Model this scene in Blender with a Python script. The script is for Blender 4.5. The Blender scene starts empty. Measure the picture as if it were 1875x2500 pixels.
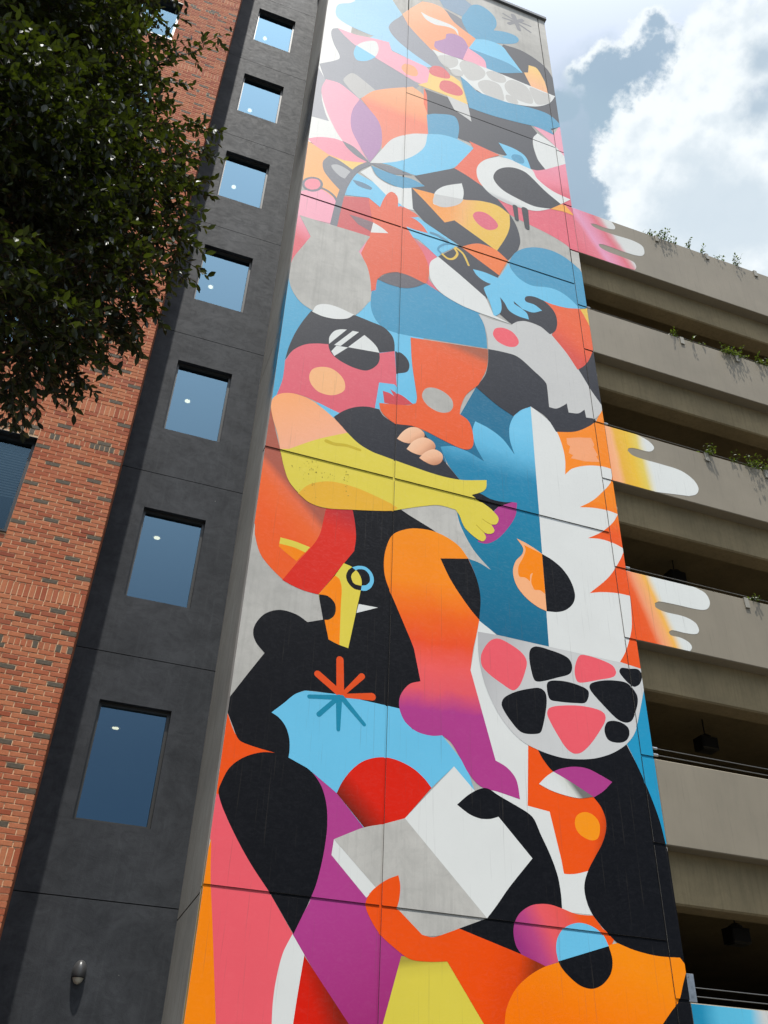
import bpy, math, random
from mathutils import Vector, Matrix
from mathutils.geometry import tessellate_polygon

random.seed(7)
scene = bpy.context.scene
COLL = scene.collection

# ------------------------------------------------------------------ camera
# world: X to the right along the mural wall, Y into the wall, Z up, camera (eye height 1.6 m) at the origin
GROUND = -1.6
yaw, pitch, roll = 0.3274, 0.63414, 0.03822
fwd = Vector((math.sin(yaw) * math.cos(pitch), math.cos(yaw) * math.cos(pitch), math.sin(pitch)))
rgt = Vector((math.cos(yaw), -math.sin(yaw), 0.0))
upv = rgt.cross(fwd)
right = rgt * math.cos(roll) + upv * math.sin(roll)
up = upv * math.cos(roll) - rgt * math.sin(roll)
cam_data = bpy.data.cameras.new('camera')
cam = bpy.data.objects.new('camera', cam_data)
COLL.objects.link(cam)
cam.matrix_world = Matrix(((right.x, up.x, -fwd.x, 0), (right.y, up.y, -fwd.y, 0), (right.z, up.z, -fwd.z, 0), (0, 0, 0, 1)))
cam_data.sensor_fit = 'VERTICAL'
cam_data.sensor_height = 36.0
cam_data.lens = 36.0 * 2240.44 / 2500.0
cam_data.clip_start = 0.05
cam_data.clip_end = 3000
scene.camera = cam

# ------------------------------------------------------------------ sky and sun
SUN_POS = Vector((-0.075, -0.27, 0.95)).normalized()
world = bpy.data.worlds.new('World')
scene.world = world
world.use_nodes = True
wn, wl = world.node_tree.nodes, world.node_tree.links
wn.clear()
SKY_STRENGTH = 0.10


def wmath(op, a, b=None, c=None, clamp=False):
    n = wn.new('ShaderNodeMath')
    n.operation = op
    n.use_clamp = clamp
    for i, v in enumerate((a, b, c)):
        if v is None:
            continue
        if isinstance(v, (int, float)):
            n.inputs[i].default_value = v
        else:
            wl.new(v, n.inputs[i])
    return n.outputs[0]


def wdot(vec, d):
    n = wn.new('ShaderNodeVectorMath')
    n.operation = 'DOT_PRODUCT'
    wl.new(vec, n.inputs[0])
    n.inputs[1].default_value = d
    return n.outputs['Value']


def wstep(v, lo, hi, smooth=True):
    n = wn.new('ShaderNodeMapRange')
    n.interpolation_type = 'SMOOTHSTEP' if smooth else 'LINEAR'
    wl.new(v, n.inputs[0])
    n.inputs[1].default_value = lo
    n.inputs[2].default_value = hi
    return n.outputs[0]


def wmix(fac, a, b):
    n = wn.new('ShaderNodeMix')
    n.data_type = 'RGBA'
    wl.new(fac, n.inputs[0])
    for i, v in ((6, a), (7, b)):
        if isinstance(v, tuple):
            n.inputs[i].default_value = v
        else:
            wl.new(v, n.inputs[i])
    return n.outputs[2]


sky = wn.new('ShaderNodeTexSky')
sky.sky_type = 'NISHITA'
sky.sun_disc = False
sky.sun_elevation = math.asin(SUN_POS.z)
sky.sun_rotation = math.atan2(SUN_POS.x, SUN_POS.y)
sky.altitude = 20
sky.air_density = 1.0
sky.dust_density = 1.2
sky.ozone_density = 1.6
tc = wn.new('ShaderNodeTexCoord')
dirv = tc.outputs['Generated']
# cumulus bank standing over the garage: tangent-plane coordinates about its own direction
C0 = Vector((0.408, 0.372, 0.834)).normalized()
E1 = Vector((0.95, -0.17, -0.389))
E1 = (E1 - C0 * E1.dot(C0)).normalized()
E2 = E1.cross(C0) * -1.0
cz = wmath('MAXIMUM', wdot(dirv, C0), 0.05)
px = wmath('DIVIDE', wdot(dirv, E1), cz)
py = wmath('DIVIDE', wdot(dirv, E2), cz)
comb = wn.new('ShaderNodeCombineXYZ')
wl.new(px, comb.inputs[0])
wl.new(py, comb.inputs[1])
P2 = comb.outputs[0]


def wnoise(scale, detail, rough, off=(0, 0, 0), vec=None):
    m = wn.new('ShaderNodeVectorMath')
    m.operation = 'ADD'
    wl.new(vec or P2, m.inputs[0])
    m.inputs[1].default_value = off
    n = wn.new('ShaderNodeTexNoise')
    wl.new(m.outputs[0], n.inputs['Vector'])
    n.inputs['Scale'].default_value = scale
    n.inputs['Detail'].default_value = detail
    n.inputs['Roughness'].default_value = rough
    return n.outputs['Fac']


def blob_field(circles, k):
    out = None
    for (cx, cy, r) in circles:
        n = wn.new('ShaderNodeVectorMath')
        n.operation = 'DISTANCE'
        wl.new(P2, n.inputs[0])
        n.inputs[1].default_value = (cx, cy, 0)
        d = wmath('SUBTRACT', n.outputs['Value'], r)
        out = d if out is None else wmath('SMOOTH_MIN', out, d, k)
    return out


SOFT = [(0.0482, 0.0606, 0.0441), (0.0962, 0.0587, 0.0481)]
HOLES = [(0.065, -0.0384, 0.0127), (0.0698, -0.0562, 0.012), (0.0487, -0.0717, 0.008)]
wob = wmath('MULTIPLY', wmath('SUBTRACT', wnoise(26.0, 9, 0.58), 0.5), 0.075)
wob2 = wmath('MULTIPLY', wmath('SUBTRACT', wnoise(30.0, 9, 0.58, (3.1, 1.7, 0)), 0.5), 0.060)
front = wmath('ADD', blob_field([(-0.0077, 0.0323, 0.0561), (0.0169, -0.0342, 0.0494), (0.0132, -0.0734, 0.0427), (0.0235, 0.0799, 0.0534), (0.0793, 0.0161, 0.0802), (0.0727, -0.0974, 0.0561), (0.1321, 0.0731, 0.0561), (0.0767, 0.0808, 0.0401)], 0.012), wob)
back = wmath('ADD', blob_field([(-0.055, -0.0488, 0.0287), (-0.0848, -0.0139, 0.0274), (-0.1009, 0.0226, 0.016), (-0.0591, -0.0032, 0.0401), (-0.0323, -0.0464, 0.024)], 0.008), wob2)
# thin broken cirrus over the rest of the sky
wisp = wstep(wnoise(2.3, 7, 0.62, (0.4, 0.9, 0.2), vec=dirv), 0.46, 0.78)
haze_col = (4.9, 6.2, 7.4, 1)
grain = wnoise(14.0, 7, 0.6, (9.0, 2.0, 0))
lit = (10.4, 11.0, 11.3, 1)
grey = (4.0, 5.4, 6.8, 1)
soft = (7.2, 8.3, 9.2, 1)
base = wmix(wmath('ADD', wmath('MULTIPLY', wisp, 0.26), 0.13), sky.outputs[0], haze_col)
# humid air scatters the high sun forward: the sky pales towards it
g0 = wstep(wdot(dirv, tuple(SUN_POS)), 0.30, 1.0)
glare = wmath('POWER', g0, 2.7)
gm = wn.new('ShaderNodeMix')
gm.data_type = 'RGBA'
gm.blend_type = 'ADD'
gm.inputs[0].default_value = 1.0
wl.new(base, gm.inputs[6])
wl.new(wmix(glare, (0, 0, 0, 1), (19.0, 20.0, 21.0, 1)), gm.inputs[7])
base = gm.outputs[2]
# a thin veil hangs round the cumulus bank; the bank's sun side (up and left) is lit, its body is in its own shade
veil = wmath('ADD', blob_field([(-0.0652, 0.0151, 0.0347), (-0.0705, 0.0657, 0.0347), (-0.0347, 0.1028, 0.0347)], 0.02), wob)
base = wmix(wmath('MULTIPLY', wstep(veil, 0.045, -0.02), 0.80), base, (4.2, 5.7, 7.0, 1))
BACK = [(-0.055, -0.0488, 0.0287), (-0.0848, -0.0139, 0.0274), (-0.1009, 0.0226, 0.016), (-0.0591, -0.0032, 0.0401), (-0.0323, -0.0464, 0.024)]
inner = wmath('ADD', blob_field([(x + 0.0087, y + 0.0061, r) for x, y, r in BACK], 0.008), wmath('MULTIPLY', wob2, 1.25))
inner = wmath('ADD', inner, wmath('MULTIPLY', wmath('SUBTRACT', grain, 0.5), 0.02))
back_col = wmix(wstep(inner, -0.006, 0.006), grey, lit)
low = wmath('ADD', wmath('SUBTRACT', py, -0.012), wmath('MULTIPLY', wob, 0.3))
back_col = wmix(wstep(low, -0.010, 0.030), back_col, (4.2, 5.7, 7.0, 1))
c1 = wmix(wmath('MULTIPLY', wstep(back, 0.004, -0.004), 0.92), base, back_col)
shade = wmath('ADD', blob_field(SOFT, 0.02), wmath('MULTIPLY', wmath('SUBTRACT', grain, 0.5), 0.10))
# billows: light falls from up-left, so each lobe's far side turns grey
n_a = wnoise(20.0, 5, 0.5, (5.0, 7.0, 0))
n_b = wnoise(20.0, 5, 0.5, (5.0 + 0.0085, 7.0 + 0.0065, 0))
billow = wmath('MULTIPLY', wstep(wmath('SUBTRACT', n_b, n_a), -0.07, 0.17), 0.62)
front_col = wmix(billow, lit, soft)
front_col = wmix(wmath('MULTIPLY', wstep(shade, 0.020, -0.025), 0.92), front_col, soft)
holes = wmath('ADD', blob_field(HOLES, 0.008), wmath('MULTIPLY', wob2, 0.9))
front_col = wmix(wmath('MULTIPLY', wstep(holes, 0.022, -0.012), 0.75), front_col, grey)
fringe = wmath('ADD', front, wmath('MULTIPLY', wmath('SUBTRACT', wnoise(70.0, 8, 0.65, (1.0, 4.0, 0)), 0.5), 0.030))
c2 = wmix(wstep(fringe, 0.007, -0.009), c1, front_col)
bgn = wn.new('ShaderNodeBackground')
wl.new(c2, bgn.inputs['Color'])
bgn.inputs['Strength'].default_value = SKY_STRENGTH
wout = wn.new('ShaderNodeOutputWorld')
wl.new(bgn.outputs[0], wout.inputs['Surface'])

sun_data = bpy.data.lights.new('sun', 'SUN')
sun_data.energy = 5.0
sun_data.angle = math.radians(0.6)
sun_data.color = (1.0, 0.965, 0.90)
sun = bpy.data.objects.new('sun', sun_data)
COLL.objects.link(sun)
sun.rotation_euler = (-SUN_POS).to_track_quat('-Z', 'Y').to_euler()

scene.view_settings.view_transform = 'Standard'
scene.view_settings.look = 'None'
scene.view_settings.exposure = -0.10
scene.view_settings.gamma = 1.0
scene.view_settings.use_curve_mapping = False
scene.render.engine = 'CYCLES'
scene.cycles.max_bounces = 8
scene.cycles.transparent_max_bounces = 12
scene.cycles.use_denoising = True
scene.cycles.sample_clamp_indirect = 8.0


# ------------------------------------------------------------------ helpers
def lin(c):
    return tuple(((v / 255) / 12.92 if v / 255 <= 0.04045 else ((v / 255 + 0.055) / 1.055) ** 2.4) for v in c) + (1.0,)


class NT:
    """small wrapper for building a node material"""

    def __init__(self, name):
        self.m = bpy.data.materials.new(name)
        self.m.use_nodes = True
        self.t = self.m.node_tree
        self.b = self.t.nodes['Principled BSDF']
        self.out = self.t.nodes['Material Output']

    def n(self, kind, **kw):
        nd = self.t.nodes.new(kind)
        for k, v in kw.items():
            setattr(nd, k, v)
        return nd

    def set(self, sock, v):
        if isinstance(v, (int, float, tuple)):
            sock.default_value = v
        else:
            self.t.links.new(v, sock)

    def coord(self, scale=(1, 1, 1), kind='Object'):
        tcn = self.n('ShaderNodeTexCoord')
        mp = self.n('ShaderNodeMapping')
        mp.inputs['Scale'].default_value = scale
        self.t.links.new(tcn.outputs[kind], mp.inputs[0])
        return mp.outputs[0]

    def noise(self, vec, scale, detail=6, rough=0.6, dist=0.0):
        nd = self.n('ShaderNodeTexNoise')
        self.t.links.new(vec, nd.inputs['Vector'])
        nd.inputs['Scale'].default_value = scale
        nd.inputs['Detail'].default_value = detail
        nd.inputs['Roughness'].default_value = rough
        nd.inputs['Distortion'].default_value = dist
        return nd.outputs['Fac']

    def rng(self, v, a, b, c=0.0, d=1.0, smooth=False):
        nd = self.n('ShaderNodeMapRange')
        if smooth:
            nd.interpolation_type = 'SMOOTHSTEP'
        self.set(nd.inputs[0], v)
        for i, x in enumerate((a, b, c, d)):
            nd.inputs[i + 1].default_value = x
        return nd.outputs[0]

    def math(self, op, a, b=0.0):
        nd = self.n('ShaderNodeMath', operation=op)
        self.set(nd.inputs[0], a)
        self.set(nd.inputs[1], b)
        return nd.outputs[0]

    def mix(self, fac, a, b, blend='MIX'):
        nd = self.n('ShaderNodeMix', data_type='RGBA', blend_type=blend)
        self.set(nd.inputs[0], fac)
        self.set(nd.inputs[6], a)
        self.set(nd.inputs[7], b)
        return nd.outputs[2]

    def ramp(self, fac, stops, interp='LINEAR'):
        nd = self.n('ShaderNodeValToRGB')
        cr = nd.color_ramp
        cr.interpolation = interp
        while len(cr.elements) < len(stops):
            cr.elements.new(0.5)
        for e, (p, c) in zip(cr.elements, stops):
            e.position = p
            e.color = c
        self.set(nd.inputs[0], fac)
        return nd.outputs[0]

    def bump(self, h, strength=0.2, dist=0.01):
        nd = self.n('ShaderNodeBump')
        nd.inputs['Strength'].default_value = strength
        nd.inputs['Distance'].default_value = dist
        self.set(nd.inputs['Height'], h)
        self.t.links.new(nd.outputs[0], self.b.inputs['Normal'])

    def base(self, c, rough=0.5, spec=0.5):
        self.set(self.b.inputs['Base Color'], c)
        self.set(self.b.inputs['Roughness'], rough)
        self.b.inputs['Specular IOR Level'].default_value = spec
        return self.m


def mesh_obj(name, verts, faces, mat, parent=None, kind=None, mats=None, midx=None, smooth=False):
    me = bpy.data.meshes.new(name)
    me.from_pydata(verts, [], faces)
    for m in (mats or [mat]):
        me.materials.append(m)
    if midx:
        me.polygons.foreach_set('material_index', midx)
    if smooth:
        me.polygons.foreach_set('use_smooth', [True] * len(me.polygons))
    me.update()
    o = bpy.data.objects.new(name, me)
    COLL.objects.link(o)
    if parent:
        o.parent = parent
    if kind:
        o['kind'] = kind
    return o


def thing(name, label, cat, group=None, loc=(0, 0, 0)):
    o = bpy.data.objects.new(name, None)
    o.empty_display_size = 0.3
    o.location = loc
    COLL.objects.link(o)
    tag(o, label, cat, group)
    return o


def tag(o, label, cat, group=None):
    o['label'] = label
    o['category'] = cat
    if group:
        o['group'] = group
    return o


class MB:
    """collects boxes, tubes and free faces into one mesh"""

    def __init__(self):
        self.v, self.f, self.mi = [], [], []

    def face(self, pts, mi=0):
        i = len(self.v)
        self.v += [tuple(p) for p in pts]
        self.f.append(tuple(range(i, i + len(pts))))
        self.mi.append(mi)

    def box(self, x0, x1, y0, y1, z0, z1, mi=0, bev=0.0, open_back=False):
        if bev:
            # chamfered front edges (front = smaller y)
            i = len(self.v)
            b = bev
            self.v += [(x0 + b, y0, z0 + b), (x1 - b, y0, z0 + b), (x1 - b, y0, z1 - b), (x0 + b, y0, z1 - b),
                       (x0, y0 + b, z0), (x1, y0 + b, z0), (x1, y0 + b, z1), (x0, y0 + b, z1),
                       (x0, y1, z0), (x1, y1, z0), (x1, y1, z1), (x0, y1, z1)]
            fs = [(0, 1, 2, 3)] + [(a, a + 4, (a + 1) % 4 + 4, (a + 1) % 4) for a in range(4)] + [(a + 4, a + 8, (a + 1) % 4 + 8, (a + 1) % 4 + 4) for a in range(4)]
            if not open_back:
                fs.append((11, 10, 9, 8))
            self.f += [tuple(i + q for q in f) for f in fs]
            self.mi += [mi] * len(fs)
            return
        i = len(self.v)
        self.v += [(x0, y0, z0), (x1, y0, z0), (x1, y1, z0), (x0, y1, z0), (x0, y0, z1), (x1, y0, z1), (x1, y1, z1), (x0, y1, z1)]
        fs = [(0, 3, 2, 1), (4, 5, 6, 7), (0, 1, 5, 4), (1, 2, 6, 5), (3, 0, 4, 7)]
        if not open_back:
            fs.append((2, 3, 7, 6))
        self.f += [tuple(i + q for q in f) for f in fs]
        self.mi += [mi] * len(fs)

    def tube(self, pts, radii, n=8, mi=0, cap=True):
        pts = [Vector(p) for p in pts]
        rings = []
        ref = Vector((0, 0, 1))
        for k, p in enumerate(pts):
            d = (pts[min(k + 1, len(pts) - 1)] - pts[max(k - 1, 0)]).normalized()
            if abs(d.dot(ref)) > 0.95:
                ref = Vector((1, 0, 0))
            a = d.cross(ref).normalized()
            b = d.cross(a).normalized()
            r = radii[k] if isinstance(radii, (list, tuple)) else radii
            i = len(self.v)
            self.v += [tuple(p + (a * math.cos(2 * math.pi * q / n) + b * math.sin(2 * math.pi * q / n)) * r) for q in range(n)]
            rings.append(i)
        for r0, r1 in zip(rings, rings[1:]):
            for q in range(n):
                self.f.append((r0 + q, r0 + (q + 1) % n, r1 + (q + 1) % n, r1 + q))
                self.mi.append(mi)
        if cap:
            self.f.append(tuple(rings[0] + q for q in range(n - 1, -1, -1)))
            self.f.append(tuple(rings[-1] + q for q in range(n)))
            self.mi += [mi, mi]

    def build(self, name, mat, parent=None, kind=None, mats=None, smooth=False):
        return mesh_obj(name, self.v, self.f, mat, parent, kind, mats, self.mi if mats else None, smooth)


# ------------------------------------------------------------------ materials
def mat_concrete(name, c, streak=0.25, rough=0.75, spec=0.4, stain=0.5):
    t = NT(name)
    v = t.coord((1, 1, 1))
    big = t.noise(v, 0.9, 5, 0.6)
    vs = t.coord((7, 7, 0.35))
    st = t.noise(vs, 2.2, 7, 0.7)
    fine = t.noise(v, 55, 4, 0.7)
    col = t.mix(t.rng(big, 0.3, 0.7), lin(tuple(q * 0.90 for q in c)), lin(tuple(min(255, q * 1.06) for q in c)))
    col = t.mix(t.math('MULTIPLY', t.rng(st, 0.5, 0.78), streak), col, lin(tuple(q * 0.62 for q in c)))
    mot = t.noise(v, 4.5, 8, 0.7, 0.8)
    col = t.mix(t.math('MULTIPLY', t.rng(mot, 0.46, 0.72), 0.35), col, lin(tuple(q * 0.78 for q in c)))
    col = t.mix(t.math('MULTIPLY', t.rng(fine, 0.35, 0.7), 0.12), col, lin(tuple(q * 0.75 for q in c)))
    drip = t.noise(t.coord((26, 26, 0.5)), 1.6, 4, 0.6)
    col = t.mix(t.math('MULTIPLY', t.rng(drip, 0.66, 0.72), stain * 0.5), col, lin((96, 84, 66)))
    t.bump(fine, 0.12, 0.004)
    return t.base(col, t.rng(st, 0.2, 0.9, rough - 0.12, rough + 0.08), spec)


PAINT = {}


def mat_paint(color, grad=None):
    key = (color, str(grad))
    if key in PAINT:
        return PAINT[key]
    t = NT('mural_paint')
    v = t.coord((1, 1, 1))
    if grad:
        (x0, z0), (x1, z1), stops = grad
        ax, az = x1 - x0, z1 - z0
        L2 = ax * ax + az * az
        wob = t.noise(v, 1.4, 5, 0.6)
        dp = t.n('ShaderNodeVectorMath', operation='DOT_PRODUCT')
        t.t.links.new(v, dp.inputs[0])
        dp.inputs[1].default_value = (ax / L2, 0, az / L2)
        tt = t.math('SUBTRACT', dp.outputs['Value'], (x0 * ax + z0 * az) / L2)
        tt = t.math('ADD', tt, t.math('MULTIPLY', t.math('SUBTRACT', wob, 0.5), 0.10))
        col = t.ramp(tt, [(p, lin(c)) for p, c in stops])
    else:
        col = lin(color)
    lum = 0.3 if color is None else sum(color) / 765
    # scribbled roller strokes; the upper storeys were rolled more loosely so strokes show more with height
    br = t.noise(t.coord((3.0, 3.0, 6.0)), 2.2, 9, 0.72, 2.2)
    fine_br = t.noise(t.coord((5.0, 5.0, 5.0)), 3.0, 8, 0.75, 3.0)
    big = t.noise(v, 1.1, 4, 0.6)
    sep = t.n('ShaderNodeSeparateXYZ')
    t.t.links.new(v, sep.inputs[0])
    stroke_amt = t.rng(sep.outputs[2], 5.0, 17.0, 0.14, 1.0)
    if lum < 0.28:
        col = t.mix(t.math('MULTIPLY', t.math('MULTIPLY', t.rng(br, 0.46, 0.74), 0.42), stroke_amt), col, lin((92, 92, 98)))
        col = t.mix(t.math('MULTIPLY', t.math('MULTIPLY', t.rng(fine_br, 0.50, 0.72), 0.30), stroke_amt), col, lin((104, 104, 110)))
    else:
        lite = t.mix(0.35, t.mix(1.0, col, (1.25, 1.22, 1.22, 1), 'MULTIPLY'), lin((226, 222, 214)))
        col0 = col
        col = t.mix(t.math('MULTIPLY', t.math('MULTIPLY', t.rng(br, 0.48, 0.74), 0.42), stroke_amt), col, lite)
        col = t.mix(t.math('MULTIPLY', t.math('MULTIPLY', t.rng(fine_br, 0.52, 0.70), 0.40), stroke_amt), col, t.mix(1.0, col0, (0.66, 0.66, 0.68, 1), 'MULTIPLY'))
        col = t.mix(t.math('MULTIPLY', t.rng(big, 0.42, 0.75), 0.12), col, t.mix(1.0, col, (0.66, 0.64, 0.64, 1), 'MULTIPLY'))
    drip = t.noise(t.coord((30, 30, 0.45)), 1.5, 4, 0.6)
    col = t.mix(t.math('MULTIPLY', t.rng(drip, 0.63, 0.71), 0.22), col, lin((92, 84, 74)))
    fine = t.noise(t.coord((1, 1, 1)), 70, 4, 0.7)
    t.bump(t.math('ADD', fine, t.math('MULTIPLY', br, 0.8)), 0.10, 0.004)
    m = t.base(col, t.rng(br, 0.25, 0.8, 0.42, 0.58), 0.09)
    # upper wall's washed-out glare built into the gloss: specular and roughness rise with height
    t.set(t.b.inputs['Specular IOR Level'], t.rng(sep.outputs[2], 9.0, 23.0, 0.09, 0.55))
    t.set(t.b.inputs['Roughness'], t.math('ADD', t.rng(br, 0.25, 0.8, 0.42, 0.58), t.rng(sep.outputs[2], 9.0, 24.0, 0.0, 0.20)))
    PAINT[key] = m
    return m


M = {}
M['bare'] = mat_concrete('bare_concrete', (192, 188, 179), 0.26, stain=0.7)
M['side'] = mat_concrete('side_concrete', (150, 147, 138), 0.55)
M['joint'] = mat_concrete('joint_filler', (60, 56, 50), 0.3, 0.9)
t = NT('dark_stucco')
v = t.coord()
b1 = t.noise(v, 1.7, 7, 0.66, 0.6)
b2 = t.noise(t.coord((2.0, 2.0, 3.0)), 1.9, 9, 0.72, 1.6)
b3 = t.noise(v, 60, 4, 0.7)
sp = t.noise(v, 9.0, 2, 0.5)
col = t.mix(t.rng(b1, 0.32, 0.70), lin((53, 55, 58)), lin((72, 74, 77)))
col = t.mix(t.math('MULTIPLY', t.rng(b2, 0.45, 0.75), 0.5), col, lin((36, 38, 41)))
stk = t.noise(t.coord((9, 9, 0.4)), 1.8, 6, 0.66)
col = t.mix(t.math('MULTIPLY', t.rng(stk, 0.52, 0.76), 0.18), col, lin((92, 94, 96)))
col = t.mix(t.rng(sp, 0.80, 0.82), col, lin((150, 148, 140)))
t.bump(t.math('ADD', b3, b2), 0.25, 0.006)
M['dark'] = t.base(col, t.rng(b2, 0.3, 0.7, 0.60, 0.75), 0.15)
M['chip'] = NT('flaked_paint').base(lin((156, 138, 56)), 0.8, 0.2)
M['gap'] = NT('dark_gap').base(lin((28, 27, 26)), 0.9, 0.2)
M['frame'] = NT('bronze_frame').base(lin((58, 56, 52)), 0.4, 0.5)
M['frame_dark'] = NT('black_frame').base(lin((34, 35, 37)), 0.4, 0.5)
M['coping'] = NT('metal_coping').base(lin((92, 94, 97)), 0.45, 0.5)
t = NT('steel')
t.b.inputs['Metallic'].default_value = 1.0
M['steel'] = t.base(t.mix(t.rng(t.noise(t.coord(), 12, 5), 0.3, 0.7), lin((150, 152, 154)), lin((196, 197, 198))), 0.42)
t = NT('wire')
t.b.inputs['Metallic'].default_value = 0.9
M['wire'] = t.base(lin((120, 119, 116)), 0.45)
M['lamp'] = NT('lamp_housing').base(lin((72, 72, 72)), 0.32, 0.6)
t = NT('lamp_lens')
M['lens'] = t.base(lin((222, 218, 200)), 0.3, 0.5)
M['room'] = NT('room_paint').base(lin((70, 74, 78)), 0.8, 0.3)
t = NT('downlight')
t.b.inputs['Emission Color'].default_value = (1.0, 0.82, 0.5, 1)
t.b.inputs['Emission Strength'].default_value = 6.0
M['downlight'] = t.base((0.9, 0.85, 0.7, 1), 0.5)
M['trim'] = NT('downlight_trim').base((0.75, 0.75, 0.72, 1), 0.5)


def mat_glass(name, tint, refl0):
    t = NT(name)
    t.t.nodes.remove(t.b)
    gl = t.n('ShaderNodeBsdfGlossy')
    gl.inputs['Roughness'].default_value = 0.012
    gl.inputs['Color'].default_value = (0.48, 0.78, 1.0, 1)
    wv = t.noise(t.coord((1.3, 1.3, 1.0)), 1.1, 2, 0.5)
    bp = t.n('ShaderNodeBump')
    bp.inputs['Strength'].default_value = 0.02
    bp.inputs['Distance'].default_value = 0.02
    t.t.links.new(wv, bp.inputs['Height'])
    t.t.links.new(bp.outputs[0], gl.inputs['Normal'])
    tr = t.n('ShaderNodeBsdfTransparent')
    tr.inputs['Color'].default_value = tint
    fr = t.n('ShaderNodeFresnel')
    fr.inputs['IOR'].default_value = 1.5
    fac = t.rng(fr.outputs[0], 0.04, 0.34, refl0, 1.0)
    mx = t.n('ShaderNodeMixShader')
    t.t.links.new(fac, mx.inputs[0])
    t.t.links.new(tr.outputs[0], mx.inputs[1])
    t.t.links.new(gl.outputs[0], mx.inputs[2])
    t.t.links.new(mx.outputs[0], t.out.inputs['Surface'])
    return t.m


M['glass'] = mat_glass('window_glass', (0.17, 0.21, 0.24, 1), 0.20)
M['glass_clear'] = mat_glass('clear_glass', (0.74, 0.80, 0.80, 1), 0.07)
t = NT('garage_paint')
v = t.coord()
g1 = t.noise(v, 0.8, 5, 0.6)
g2 = t.noise(t.coord((5, 5, 0.5)), 2.0, 6, 0.65)
g3 = t.noise(v, 45, 4, 0.7)
col = t.mix(t.rng(g1, 0.3, 0.7), lin((130, 121, 104)), lin((142, 132, 114)))
col = t.mix(t.math('MULTIPLY', t.rng(g2, 0.5, 0.8), 0.35), col, lin((118, 110, 95)))
dr = t.noise(t.coord((22, 22, 0.6)), 1.7, 4, 0.6)
col = t.mix(t.math('MULTIPLY', t.rng(dr, 0.60, 0.72), 0.45), col, lin((92, 84, 70)))
t.bump(g3, 0.12, 0.004)
M['garage'] = t.base(col, 0.6, 0.4)
M['garage_in'] = mat_concrete('garage_concrete', (142, 127, 97), 0.45, 0.9, 0.2, 0.7)
M['galv'] = NT('clip_paint').base(lin((150, 145, 132)), 0.5, 0.4)
M['patch'] = mat_concrete('mortar_patch', (178, 172, 158), 0.3, 0.9)
t = NT('pavement')
v = t.coord()
M['ground'] = t.base(t.mix(t.rng(t.noise(v, 0.5, 6), 0.3, 0.7), lin((72, 71, 68)), lin((88, 86, 82))), 0.85, 0.3)

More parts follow.
